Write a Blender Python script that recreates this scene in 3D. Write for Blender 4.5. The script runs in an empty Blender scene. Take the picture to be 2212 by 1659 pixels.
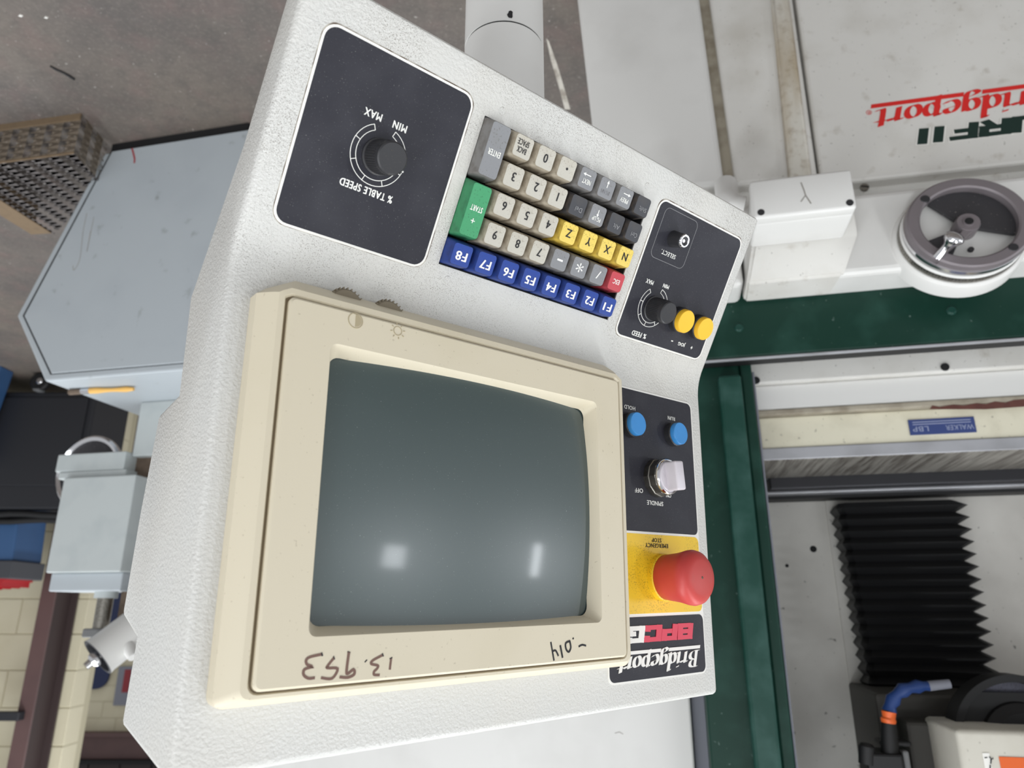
import bpy, bmesh, math, random
from mathutils import Vector, Matrix
random.seed(7)
D2R = math.radians
SC = bpy.context.scene
COL = SC.collection

# ------------------------------------------------------------------ camera, world, lights, exposure
FPX, CX, CY = 1530.0, 1106.0, 829.5
PITCH = D2R(18.0)
CAM = Vector((0, 0, 1.45))
FWD = Vector((0, math.cos(PITCH), -math.sin(PITCH)))
UPV = Vector((0, math.sin(PITCH), math.cos(PITCH)))
cam_d = bpy.data.cameras.new('camera')
cam_d.sensor_width = 36.0
cam_d.lens = FPX / 2212.0 * 36.0
cam_d.clip_start = 0.02
cam_d.dof.use_dof = True
cam_d.dof.focus_distance = 0.50
cam_d.dof.aperture_fstop = 11.0
cam = bpy.data.objects.new('camera', cam_d)
COL.objects.link(cam)
rx, ry, rz = Vector((-1, 0, 0)), -UPV, -FWD          # the phone was held upside down
cam.matrix_world = Matrix(((rx.x, ry.x, rz.x, CAM.x), (rx.y, ry.y, rz.y, CAM.y), (rx.z, ry.z, rz.z, CAM.z), (0, 0, 0, 1)))
SC.camera = cam

world = bpy.data.worlds.new('world')
SC.world = world
world.use_nodes = True
bg = world.node_tree.nodes['Background']
bg.inputs[0].default_value = (0.96, 0.98, 1.0, 1)
bg.inputs[1].default_value = 0.54

def area(name, loc, target, sx, sy, power, col=(0.95, 0.98, 1.0)):
    l = bpy.data.lights.new(name, 'AREA')
    l.shape = 'RECTANGLE'; l.size = sx; l.size_y = sy; l.energy = power; l.color = col
    o = bpy.data.objects.new(name, l)
    COL.objects.link(o)
    o.location = loc
    o.rotation_euler = (Vector(target) - Vector(loc)).to_track_quat('-Z', 'Y').to_euler()
    return o
area('fluorescent_or_fill', (1.0, -0.6, 3.3), (1.0, -0.6, 0), 0.25, 3.6, 62)
area('fluorescent_or_fill', (1.3, -3.4, 2.9), (0.0, 1.5, 0.7), 3.6, 0.5, 40)  # unseen fill light, added behind the camera to brighten low front faces
area('window_bay', (-5.0, 0.30, 1.84), (0, 0.5, 1.35), 0.13, 0.50, 20, (0.92, 0.96, 1.0))
area('window_bay', (-4.3, -1.80, 2.04), (0, 0.5, 1.35), 0.30, 0.34, 22, (0.92, 0.96, 1.0))
area('fluorescent_or_fill', (-1.2, 0.2, 3.3), (-1.2, 0.2, 0), 0.25, 3.6, 45)
area('fluorescent_or_fill', (2.2, 3.0, 3.3), (2.2, 3.0, 0), 0.25, 3.6, 70)
area('fluorescent_or_fill', (0.2, 9.0, 3.6), (0.2, 9.0, 0), 0.4, 3.6, 120)

SC.view_settings.view_transform = 'Standard'
SC.view_settings.look = 'None'
SC.view_settings.gamma = 1.0
SC.view_settings.use_curve_mapping = False
SC.view_settings.exposure = 0.0

# ------------------------------------------------------------------ materials
def lin(c):
    return tuple((x / 255 / 12.92) if x / 255 <= 0.04045 else ((x / 255 + 0.055) / 1.055) ** 2.4 for x in c) + (1.0,)

MATS = {}
def mat(name, rgb, rough=0.5, metal=0.0, bump=None, speck=None, dirt=None, spec=0.5, coat=0.0, coat_rough=0.05, reach=None):
    """bump=(scale,strength,dist); speck=[(scale,threshold,rgb,amount)..]; dirt=(scale,lo,hi,rgb,amount)"""
    m = bpy.data.materials.new(name); m.use_nodes = True
    nt = m.node_tree; N = nt.nodes; L = nt.links
    b = N['Principled BSDF']
    b.inputs['Roughness'].default_value = rough
    b.inputs['Metallic'].default_value = metal
    b.inputs['Specular IOR Level'].default_value = spec
    b.inputs['Coat Weight'].default_value = coat
    b.inputs['Coat Roughness'].default_value = coat_rough
    b.inputs['Base Color'].default_value = lin(rgb)
    tc = N.new('ShaderNodeTexCoord')
    cur = None
    def noise(scale, detail=2.0, stretch=None):
        n = N.new('ShaderNodeTexNoise'); n.inputs['Scale'].default_value = scale; n.inputs['Detail'].default_value = detail
        if stretch:
            mp = N.new('ShaderNodeMapping'); mp.inputs['Scale'].default_value = stretch
            L.new(tc.outputs['Object'], mp.inputs[0]); L.new(mp.outputs[0], n.inputs['Vector'])
        else:
            L.new(tc.outputs['Object'], n.inputs['Vector'])
        return n.outputs['Fac']
    def ramp(sock, lo, hi):
        r = N.new('ShaderNodeMapRange'); r.inputs[1].default_value = lo; r.inputs[2].default_value = hi
        L.new(sock, r.inputs[0]); return r.outputs[0]
    def mul(a, b2):
        k = N.new('ShaderNodeMath'); k.operation = 'MULTIPLY'; L.new(a, k.inputs[0])
        if isinstance(b2, float): k.inputs[1].default_value = b2
        else: L.new(b2, k.inputs[1])
        return k.outputs[0]
    def over(fac, rgb2):
        nonlocal cur
        x = N.new('ShaderNodeMix'); x.data_type = 'RGBA'
        L.new(fac, x.inputs[0])
        if cur is None: x.inputs[6].default_value = lin(rgb)
        else: L.new(cur, x.inputs[6])
        x.inputs[7].default_value = lin(rgb2)
        cur = x.outputs[2]
    for dd in (dirt if isinstance(dirt, list) else [dirt] if dirt else []):
        s, lo, hi, c, amt = dd[:5]
        over(mul(ramp(noise(s, 5.0, dd[5] if len(dd) > 5 else None), lo, hi), float(amt)), c)
    for sp in speck or []:
        s, th, c, amt = sp[:4]
        f = ramp(noise(s, 1.0), th, th + 0.08)
        if len(sp) > 4: f = mul(f, ramp(noise(sp[4], 2.0), 0.38, 0.62))
        if reach is not None:                              # grime lies on the sloping keyboard panel, little of it above
            sx = N.new('ShaderNodeSeparateXYZ'); L.new(tc.outputs['Object'], sx.inputs[0])
            rr = N.new('ShaderNodeMapRange'); rr.inputs[1].default_value = reach + 0.03; rr.inputs[2].default_value = reach - 0.05
            rr.inputs[3].default_value = 0.08; rr.inputs[4].default_value = 1.0
            L.new(sx.outputs[1], rr.inputs[0]); f = mul(f, rr.outputs[0])
        over(mul(f, float(amt)), c)
    if cur is not None: L.new(cur, b.inputs['Base Color'])
    if bump:
        bp = N.new('ShaderNodeBump'); bp.inputs['Strength'].default_value = bump[1]; bp.inputs['Distance'].default_value = bump[2]
        L.new(noise(bump[0], 2.0), bp.inputs['Height']); L.new(bp.outputs[0], b.inputs['Normal'])
    MATS[name] = m
    return m

mat('housing_paint', (208, 207, 203), 0.42, bump=(600, 0.5, 0.0011), speck=[(1700, 0.60, (84, 70, 56), 0.65, 24), (2600, 0.615, (92, 78, 64), 0.55, 12)],
    dirt=[(9, 0.45, 0.75, (208, 203, 193), 0.5)], reach=0.075)
mat('black_panel', (40, 40, 48), 0.5, spec=0.35, dirt=[(25, 0.5, 0.8, (74, 74, 80), 0.35)], speck=[(1500, 0.70, (150, 148, 145), 0.35)])
mat('grime', (96, 80, 64), 0.8, dirt=[(120, 0.4, 0.6, (205, 200, 190), 0.8)])
mat('white_border', (236, 234, 228), 0.4)
mat('white_ink', (240, 239, 234), 0.5)
mat('grey_ink', (140, 140, 142), 0.5)
mat('black_ink', (32, 31, 34), 0.6)
mat('key_cream', (190, 186, 175), 0.45, speck=[(900, 0.60, (120, 108, 92), 0.55, 60)], dirt=[(60, 0.5, 0.8, (165, 155, 138), 0.5)])
mat('key_grey', (132, 133, 136), 0.45, speck=[(900, 0.62, (88, 82, 74), 0.55, 60)], dirt=[(60, 0.55, 0.85, (118, 112, 104), 0.4)])
mat('key_black', (62, 63, 68), 0.5, dirt=[(70, 0.5, 0.85, (92, 84, 74), 0.4)])
mat('key_blue', (36, 66, 146), 0.38, speck=[(900, 0.66, (30, 40, 90), 0.6)])
mat('key_green', (64, 150, 102), 0.42, speck=[(900, 0.64, (40, 90, 62), 0.6)])
mat('key_yellow', (228, 200, 96), 0.42, speck=[(900, 0.58, (120, 98, 36), 0.6, 60)])
mat('key_red', (188, 66, 76), 0.42)
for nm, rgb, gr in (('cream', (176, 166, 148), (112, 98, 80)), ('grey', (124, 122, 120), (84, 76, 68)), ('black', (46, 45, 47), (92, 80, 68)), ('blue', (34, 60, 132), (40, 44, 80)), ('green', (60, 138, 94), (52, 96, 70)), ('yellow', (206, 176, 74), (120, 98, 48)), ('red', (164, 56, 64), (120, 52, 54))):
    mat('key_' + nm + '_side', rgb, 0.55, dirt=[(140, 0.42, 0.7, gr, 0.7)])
mat('recess_black', (20, 20, 22), 0.8)
mat('monitor_cream', (216, 206, 183), 0.48, speck=[(500, 0.72, (140, 122, 95), 0.35)], dirt=[(12, 0.5, 0.85, (200, 189, 160), 0.5)], bump=(900, 0.08, 0.0004))
mat('monitor_groove', (122, 108, 86), 0.8)
mat('moulded_symbol', (176, 163, 134), 0.5)
mat('wheel_brown', (120, 110, 92), 0.6)
mat('crt_glass', (62, 76, 76), 0.36, spec=0.9, coat=0.12, coat_rough=0.09, speck=[(1400, 0.735, (170, 175, 175), 0.6)])
mat('black_plastic', (44, 44, 47), 0.42, speck=[(900, 0.66, (88, 78, 66), 0.4)])
mat('cap_blue', (58, 138, 205), 0.4, dirt=[(120, 0.55, 0.8, (38, 96, 160), 0.5)])
mat('cap_yellow', (243, 190, 48), 0.38)
mat('chrome', (225, 225, 228), 0.14, 1.0)
mat('dull_metal', (150, 147, 140), 0.38, 1.0, dirt=[(200, 0.45, 0.7, (95, 88, 78), 0.6)])
mat('switch_white', (212, 206, 212), 0.42, dirt=[(90, 0.55, 0.85, (165, 150, 140), 0.4)])
mat('stop_yellow', (240, 198, 38), 0.42, speck=[(900, 0.56, (140, 112, 34), 0.55, 40)], dirt=[(40, 0.5, 0.85, (205, 160, 40), 0.5)])
mat('stop_red', (192, 64, 60), 0.45, dirt=[(60, 0.55, 0.85, (170, 84, 78), 0.5)])
mat('logo_red', (214, 58, 82), 0.45)
mat('marker_brown', (120, 92, 82), 0.7)
mat('grinder_white', (216, 214, 209), 0.45, dirt=[(6, 0.5, 0.8, (165, 158, 144), 0.5), (30, 0.62, 0.8, (140, 126, 104), 0.45)], speck=[(160, 0.72, (110, 104, 96), 0.6)])
mat('moulding_dirty', (206, 202, 192), 0.5, dirt=[(14, 0.45, 0.7, (164, 146, 116), 0.75, (1, 1, 0.25)), (60, 0.5, 0.75, (130, 108, 80), 0.5)])
mat('grinder_clean', (222, 221, 218), 0.4, dirt=[(5, 0.5, 0.85, (184, 182, 178), 0.5)])
mat('guard_paint', (214, 210, 198), 0.5, dirt=[(12, 0.5, 0.8, (176, 168, 150), 0.5)], speck=[(120, 0.72, (110, 104, 90), 0.4)])
mat('grinder_cream', (220, 215, 194), 0.5, dirt=[(12, 0.45, 0.8, (160, 152, 130), 0.6)], speck=[(120, 0.70, (90, 84, 72), 0.5)])
mat('back_plate', (212, 209, 203), 0.45, dirt=[(5, 0.45, 0.8, (140, 134, 126), 0.5)], speck=[(60, 0.735, (50, 46, 42), 0.8), (110, 0.74, (60, 54, 48), 0.7)])
mat('grinder_dirt', (168, 160, 144), 0.8, dirt=[(30, 0.4, 0.7, (122, 112, 96), 0.7)])
mat('rust', (98, 58, 50), 0.8, dirt=[(60, 0.4, 0.7, (76, 42, 38), 0.6)])
mat('green_paint', (14, 50, 40), 0.42, spec=0.25, dirt=[(14, 0.5, 0.85, (46, 84, 74), 0.55)], speck=[(120, 0.74, (120, 140, 134), 0.5)])
mat('green_light', (22, 62, 53), 0.38, spec=0.3, dirt=[(16, 0.45, 0.8, (78, 112, 106), 0.5)])
mat('steel_plate', (178, 179, 184), 0.4, 0.4, dirt=[(12, 0.4, 0.8, (110, 108, 106), 0.5)])
mat('ground_steel', (168, 164, 156), 0.38, 0.35, dirt=[(9, 0.42, 0.62, (92, 84, 76), 0.8, (14, 0.7, 1))])
mat('dark_rail', (58, 58, 62), 0.4, 0.5)
mat('rubber_black', (15, 15, 17), 0.55)
mat('wheel_steel', (124, 117, 120), 0.45, 0.25)
mat('wheel_web', (62, 61, 64), 0.5, 0.3, speck=[(260, 0.70, (170, 165, 160), 0.6)])
mat('abrasive', (108, 108, 120), 0.9, speck=[(700, 0.58, (40, 40, 46), 0.6)])
mat('plate_blue', (52, 68, 122), 0.4)
mat('plate_text', (150, 158, 185), 0.5)
mat('logo_red_big', (214, 40, 36), 0.45)
mat('logo_green', (18, 44, 38), 0.45)
mat('hose_blue', (32, 60, 116), 0.35)
mat('hose_orange', (228, 102, 44), 0.45)
mat('label_orange', (222, 98, 34), 0.5)
mat('grey_machine', (178, 185, 190), 0.45, dirt=[(4, 0.5, 0.85, (162, 169, 176), 0.6), (22, 0.66, 0.8, (122, 124, 122), 0.6)])
mat('grey_light', (186, 192, 192), 0.42, dirt=[(14, 0.5, 0.85, (166, 174, 176), 0.6)])
mat('grey_dark', (112, 113, 114), 0.5)
mat('housing_dark', (62, 60, 56), 0.6)
mat('rusty', (108, 92, 78), 0.7, dirt=[(60, 0.4, 0.7, (70, 58, 48), 0.6)])
mat('red_mark', (160, 52, 58), 0.6)
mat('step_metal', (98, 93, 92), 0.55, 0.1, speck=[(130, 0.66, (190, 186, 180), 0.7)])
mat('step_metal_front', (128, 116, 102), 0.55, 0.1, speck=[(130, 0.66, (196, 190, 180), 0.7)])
mat('step_edge', (122, 103, 80), 0.75, dirt=[(40, 0.45, 0.7, (112, 94, 74), 0.7)])
mat('floor_paint', (104, 97, 92), 0.62, dirt=[(1.3, 0.42, 0.65, (118, 108, 97), 0.6), (3.2, 0.45, 0.7, (80, 75, 74), 0.6), (9, 0.5, 0.75, (116, 97, 93), 0.6), (26, 0.45, 0.75, (84, 80, 76), 0.55), (90, 0.5, 0.8, (136, 128, 120), 0.4)],
    speck=[(75, 0.73, (205, 200, 192), 0.55), (130, 0.725, (198, 192, 186), 0.5), (140, 0.66, (76, 70, 66), 0.5)], bump=(90, 0.15, 0.002))
mat('paint_worn', (205, 200, 190), 0.6, dirt=[(22, 0.45, 0.62, (140, 130, 118), 0.8)])
mat('block_cream', (208, 200, 174), 0.75, dirt=[(3, 0.45, 0.8, (188, 177, 148), 0.6)], bump=(60, 0.3, 0.003))
mat('block_dark', (60, 54, 54), 0.8)
mat('mortar', (186, 178, 152), 0.85)
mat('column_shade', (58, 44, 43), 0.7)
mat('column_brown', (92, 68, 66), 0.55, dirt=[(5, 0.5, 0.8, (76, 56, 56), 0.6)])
mat('black_cabinet_paint', (34, 35, 40), 0.5)
mat('blue_steel', (52, 88, 132), 0.5, dirt=[(5, 0.5, 0.8, (44, 74, 112), 0.6)])
mat('lid_grey', (66, 67, 72), 0.6)
mat('tray_red', (172, 28, 34), 0.45)
mat('navy', (24, 38, 76), 0.5)
mat('sign_grey', (128, 130, 140), 0.6)
mat('sign_red', (140, 46, 54), 0.6)
mat('brush_yellow', (232, 182, 98), 0.5)
mat('crack', (150, 146, 140), 0.6)

# ------------------------------------------------------------------ build helpers
W = {}
def wm(o): return W.get(o.name, Matrix.Identity(4)) if o else Matrix.Identity(4)

def link(o, parent=None, mw=None):
    COL.objects.link(o)
    mw = mw.copy() if mw else Matrix.Identity(4)
    if parent:
        o.parent = parent
        o.matrix_parent_inverse = wm(parent).inverted()
    o.matrix_basis = mw
    W[o.name] = mw
    return o

def thing(name, label, cat, loc=(0, 0, 0), group=None):
    o = bpy.data.objects.new(name, None); o.empty_display_size = 0.05
    link(o, None, Matrix.Translation(Vector(loc)))
    o['label'] = label; o['category'] = cat
    if group: o['group'] = group
    return o

def tag(o, label, cat, group=None):
    o['label'] = label; o['category'] = cat
    if group: o['group'] = group
    return o

def obj(name, data, m, parent=None, mw=None, smooth=None, label=None):
    if isinstance(data, bmesh.types.BMesh):
        bmesh.ops.recalc_face_normals(data, faces=data.faces)
        me = bpy.data.meshes.new(name); data.to_mesh(me); data.free()
    else:
        me = data
    if smooth is not None:
        me.polygons.foreach_set('use_smooth', [True] * len(me.polygons))
        me.set_sharp_from_angle(angle=D2R(smooth))
    if m:
        ms = m if isinstance(m, (list, tuple)) else [m]
        me.materials.clear()
        for k in ms: me.materials.append(MATS[k])
    o = bpy.data.objects.new(name, me)
    link(o, parent, mw)
    if label: o['label'] = label
    return o

def prism(pts, vec, bm=None, bevel=0.0, seg=2, which=None):
    """polygon pts (3D) extruded by vec"""
    bm = bm or bmesh.new()
    vec = Vector(vec)
    a = [bm.verts.new(Vector(p)) for p in pts]
    b = [bm.verts.new(Vector(p) + vec) for p in pts]
    n = len(pts)
    fs = [bm.faces.new(a), bm.faces.new(list(reversed(b)))]
    for i in range(n):
        fs.append(bm.faces.new((a[i], b[i], b[(i + 1) % n], a[(i + 1) % n])))
    if bevel > 0:
        es = set(e for f in fs for e in f.edges)
        if which == 'front': es = set(fs[0].edges)
        elif which == 'back': es = set(fs[1].edges)
        elif which == 'caps': es = set(fs[0].edges) | set(fs[1].edges)
        bmesh.ops.bevel(bm, geom=list(es), offset=bevel, segments=seg, affect='EDGES', profile=0.5, clamp_overlap=True)
    return bm

def box(x0, x1, y0, y1, z0, z1, bevel=0.0, seg=2, bm=None):
    return prism([(x0, y0, z0), (x1, y0, z0), (x1, y1, z0), (x0, y1, z0)], (0, 0, z1 - z0), bm, bevel, seg)

def lathe(prof, seg=32, bm=None, cx=0, cy=0):
    """profile [(r,z)] about local z; closes at r=0 ends"""
    bm = bm or bmesh.new()
    rings = []
    for r, z in prof:
        if r < 1e-7: rings.append([bm.verts.new((cx, cy, z))])
        else: rings.append([bm.verts.new((cx + r * math.cos(2 * math.pi * k / seg), cy + r * math.sin(2 * math.pi * k / seg), z)) for k in range(seg)])
    for a, b in zip(rings, rings[1:]):
        for k in range(seg):
            k2 = (k + 1) % seg
            if len(a) == 1 and len(b) == 1: continue
            if len(a) == 1: bm.faces.new((a[0], b[k], b[k2]))
            elif len(b) == 1: bm.faces.new((a[k], b[0], a[k2]))
            else: bm.faces.new((a[k], b[k], b[k2], a[k2]))
    return bm

def tube(path, r, seg=12, bm=None, cap=True):
    bm = bm or bmesh.new()
    P = [Vector(p) for p in path]; rings = []
    ref = Vector((0.13, 0.31, 0.94)).normalized()
    for i, p in enumerate(P):
        t = (P[min(i + 1, len(P) - 1)] - P[max(i - 1, 0)]).normalized()
        if abs(t.dot(ref)) > 0.97: ref = Vector((0.9, 0.2, 0.1)).normalized()
        u = t.cross(ref).normalized(); v = t.cross(u)
        rr = r[i] if isinstance(r, (list, tuple)) else r
        rings.append([bm.verts.new(p + (u * math.cos(2 * math.pi * k / seg) + v * math.sin(2 * math.pi * k / seg)) * rr) for k in range(seg)])
    for a, b in zip(rings, rings[1:]):
        for k in range(seg): bm.faces.new((a[k], b[k], b[(k + 1) % seg], a[(k + 1) % seg]))
    if cap:
        bm.faces.new(list(reversed(rings[0]))); bm.faces.new(rings[-1])
    return bm

def frame_mat(origin, xa, ya, za):
    xa, ya, za = Vector(xa), Vector(ya), Vector(za)
    return Matrix(((xa.x, ya.x, za.x, origin[0]), (xa.y, ya.y, za.y, origin[1]), (xa.z, ya.z, za.z, origin[2]), (0, 0, 0, 1)))

def rrect(x0, x1, y0, y1, r, z=0.0, seg=6):
    pts = []
    for cx, cy, a0 in ((x1 - r, y1 - r, 0), (x0 + r, y1 - r, 90), (x0 + r, y0 + r, 180), (x1 - r, y0 + r, 270)):
        for k in range(seg + 1):
            a = D2R(a0 + 90 * k / seg)
            pts.append((cx + r * math.cos(a), cy + r * math.sin(a), z))
    return pts

# line lettering: strokes are polylines in a unit box; ribbons with a round pen, or a broad nib for thick-and-thin letters
def ribbon(bm, pts, w, t=0.0002, nib=None, z=0.0):
    t = t + 0.000012 * (len(bm.verts) // 4 % 17)
    P = [Vector((p[0], p[1], 0)) for p in pts]
    if nib is None:
        Ls, Rs = [], []
        for i, p in enumerate(P):
            d = (P[min(i + 1, len(P) - 1)] - P[max(i - 1, 0)])
            if d.length < 1e-9: d = Vector((1, 0, 0))
            d.normalize(); n = Vector((-d.y, d.x, 0))
            k = 1.0
            if 0 < i < len(P) - 1:
                d1 = (P[i] - P[i - 1]).normalized(); c = max(0.5, abs(n.dot(Vector((-d1.y, d1.x, 0))))); k = 1 / c
            Ls.append(p + n * w / 2 * k); Rs.append(p - n * w / 2 * k)
    else:
        nv = Vector((math.cos(nib), math.sin(nib), 0)) * w / 2
        Ls = [p + nv for p in P]; Rs = [p - nv for p in P]
    top = Vector((0, 0, z + t)); bot = Vector((0, 0, z))
    lt = [bm.verts.new(p + top) for p in Ls]; rt = [bm.verts.new(p + top) for p in Rs]
    lb = [bm.verts.new(p + bot) for p in Ls]; rb = [bm.verts.new(p + bot) for p in Rs]
    for i in range(len(P) - 1):
        for q in ((lt[i], lt[i + 1], rt[i + 1], rt[i]), (lb[i], rb[i], rb[i + 1], lb[i + 1]), (lt[i], lb[i], lb[i + 1], lt[i + 1]), (rt[i], rt[i + 1], rb[i + 1], rb[i])):
            bm.faces.new(q)
    for q in ((lt[0], rt[0], rb[0], lb[0]), (lt[-1], lb[-1], rb[-1], rt[-1])):
        bm.faces.new(q)
    return bm

def smooth_path(pts, n=6):
    P = [Vector((p[0], p[1], 0)) for p in pts]
    if len(P) < 3: return [(p.x, p.y) for p in P]
    out = []
    for i in range(len(P) - 1):
        p0 = P[max(i - 1, 0)]; p1 = P[i]; p2 = P[i + 1]; p3 = P[min(i + 2, len(P) - 1)]
        for k in range(n):
            t = k / n
            q = 0.5 * ((2 * p1) + (-p0 + p2) * t + (2 * p0 - 5 * p1 + 4 * p2 - p3) * t * t + (-p0 + 3 * p1 - 3 * p2 + p3) * t ** 3)
            out.append((q.x, q.y))
    out.append((P[-1].x, P[-1].y))
    return out

TXT = {}
def text_mesh(s, w, h, bold=0.0, t=0.0002, shear=0.0):
    """printed word as a thin mesh centred at the origin, scaled to w x h"""
    key = (s, w, h, bold)
    if key in TXT: return TXT[key]
    cu = bpy.data.curves.new('print', 'FONT'); cu.body = s; cu.size = 1.0; cu.offset = 0.0; cu.extrude = 0.01; cu.resolution_u = 3
    cu.shear = shear
    cu.space_character = 1.06 + 5 * bold
    cu.align_x = 'CENTER'
    if '\n' in s: cu.space_line = 0.85
    o = bpy.data.objects.new('print', cu)
    COL.objects.link(o)
    bpy.context.view_layer.update()
    me = bpy.data.meshes.new_from_object(o.evaluated_get(bpy.context.evaluated_depsgraph_get()))
    bpy.data.objects.remove(o); bpy.data.curves.remove(cu)
    if bold > 0:                                           # heavier print: copies a hair apart
        b = bmesh.new()
        for k, (ox, oy) in enumerate(((0, 0), (2.2, 0), (-2.2, 0), (0, 1.0), (0, -1.0))):
            b2 = len(b.verts); b.from_mesh(me); b.verts.ensure_lookup_table()
            for v in b.verts[b2:]: v.co += Vector((ox * bold, oy * bold, 0)); v.co.z *= 1.0 + 0.05 * k
        b.to_mesh(me); b.free()
    xs = [v.co.x for v in me.vertices]; ys = [v.co.y for v in me.vertices]
    x0, x1, y0, y1 = min(xs), max(xs), min(ys), max(ys)
    sy = h / (y1 - y0); sx = w / (x1 - x0) if w else sy * 0.92
    for v in me.vertices:
        v.co = ((v.co.x - (x0 + x1) / 2) * sx, (v.co.y - (y0 + y1) / 2) * sy, (v.co.z + 0.01) * t / 0.02)
    me.name = 'print'
    TXT[key] = me
    return me

# ------------------------------------------------------------------ views and frames (where the surfaces of the place stand)
def ray(x, y):
    return Vector((1, 0, 0)) * ((CX - x) / FPX) + UPV * ((y - CY) / FPX) + FWD
def hit(x, y, P0, n):
    d = ray(x, y); n = Vector(n)
    return CAM + d * ((Vector(P0) - CAM).dot(n) / d.dot(n))
def atz(x, y, z): return hit(x, y, (0, 0, z), (0, 0, 1))
def aty(x, y, yy): return hit(x, y, (0, yy, 0), (0, 1, 0))

def cam2world(v):   # (right, up, back) axes of the view -> world
    return Vector((1, 0, 0)) * v[0] + UPV * v[1] - FWD * v[2]
KX = cam2world((0.7689, -0.1725, 0.6157)).normalized()
KN = cam2world((-0.5564, 0.2940, 0.7772))
KN = (KN - KX * KN.dot(KX)).normalized()
KY = KN.cross(KX)
KO = CAM + cam2world((-0.07105, -0.05755, -0.52573))
KM = frame_mat(KO, KX, KY, KN)                        # keyboard panel frame (metres): u right, v up, n out of the panel
TH = D2R(28.8)
MM = KM @ Matrix.Translation((0, 0.038, -0.009)) @ Matrix.Rotation(TH, 4, 'X')   # monitor panel frame, z out
def to_local(M, p): return M.inverted() @ p
def KP(x, y, h=-0.009):
    p = to_local(KM, hit(x, y, KM @ Vector((0, 0, h)), KN)); return (p.x, p.y)
MN = (MM.to_3x3() @ Vector((0, 0, 1)))
def MP(x, y, h=0.0):
    p = to_local(MM, hit(x, y, MM @ Vector((0, 0, h)), MN)); return (p.x, p.y)

PHI = D2R(12.6)
GA = Vector((math.cos(PHI), math.sin(PHI), 0)); GQ = Vector((-math.sin(PHI), math.cos(PHI), 0))
GM = frame_mat((0, 0, 0), GA, GQ, (0, 0, 1))          # grinder frame: g along its front, d away from the viewer, z up
def GP(x, y, d):
    p = hit(x, y, GQ * d, GQ); return (p.dot(GA), p.z)
def G3(x, y, d):
    g, z = GP(x, y, d); return Vector((g, d, z))
def gd(x, y, z):                                       # a pixel on a level surface of the grinder
    p = atz(x, y, z); return (p.dot(GA), p.dot(GQ))

# ================================================================== the setting
def struct(name, data, m, parent=None, mw=None, **kw):
    o = obj(name, data, m, parent, mw, **kw)
    if parent is None: o['kind'] = 'structure'
    return o
floor = struct('floor', box(-4, 5, -1.5, 12.2, -0.1, 0.0), 'floor_paint')
obj('paint_streak', prism([atz(1180, 82, 0), atz(1186, 90, 0), atz(1204, 140, 0), atz(1222, 200, 0), atz(1232, 236, 0), atz(1220, 236, 0), atz(1208, 190, 0), atz(1190, 130, 0)], (0, 0, 0.0006)), 'paint_worn', floor)

# block wall with the opening to the next bay
WY = 5.0
edge = (aty(166, 1450, WY)).x
wall = struct('wall_back', box(edge + 0.004, 4.4, WY + 0.006, WY + 0.22, 0, 3.0), 'mortar')
bm0 = box(0.003, 0.447, 0, 0.16, 0.003, 0.222, 0.003, 1)
block_me = bpy.data.meshes.new('block'); bmesh.ops.recalc_face_normals(bm0, faces=bm0.faces); bm0.to_mesh(block_me); bm0.free(); block_me.materials.append(MATS['block_cream'])
bmh = box(0.003, 0.222, 0, 0.16, 0.003, 0.222, 0.003, 1)
half_me = bpy.data.meshes.new('half_block'); bmesh.ops.recalc_face_normals(bmh, faces=bmh.faces); bmh.to_mesh(half_me); bmh.free(); half_me.materials.append(MATS['block_cream'])
def blocks(parent, x0, x1, y, z0, rows):
    for r in range(rows):
        x = x0; first = True
        while x < x1 - 0.02:
            half = (first and r % 2 == 1)
            me = half_me if half or x + 0.45 > x1 + 0.2 else block_me
            o = bpy.data.objects.new('block', me)
            link(o, parent, Matrix.Translation((x, y + random.uniform(-0.0015, 0.0015), z0 + r * 0.225)))
            x += 0.225 if me is half_me else 0.45; first = False
blocks(wall, edge, 3.9, WY, 0.0, 13)

FY = 11.6
fx0, fx1 = aty(420, 1500, FY).x, aty(100, 1500, FY).x
far = struct('wall_far', box(fx0 - 2, fx1 + 0.6, FY + 0.006, FY + 0.25, 0, 5.2), 'mortar')
blocks(far, fx0 - 0.9, fx1 + 0.2, FY, 0.0, 22)
zb0, zb1 = aty(250, 1587, FY).z, aty(250, 1637, FY).z
lintel = struct('trim_1', box(fx0 - 1.5, fx1 + 0.5, FY - 0.12, FY - 0.002, zb0, zb1, 0.01), 'column_brown')
obj('lintel_flange', box(fx0 - 1.5, fx1 + 0.5, FY - 0.2, FY - 0.002, zb1, zb1 + 0.05), 'recess_black', lintel)
obj('lintel_flange', box(fx0 - 1.5, fx1 + 0.5, FY - 0.2, FY - 0.002, zb0 - 0.05, zb0), 'column_brown', lintel)
for k in range(8):
    obj('soldier_brick', box(fx0 - 0.9 + k * 0.46, fx0 - 0.9 + k * 0.46 + 0.44, FY - 0.06, FY - 0.002, zb1 + 0.06, zb1 + 0.18, 0.004), 'block_dark', lintel)

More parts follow.
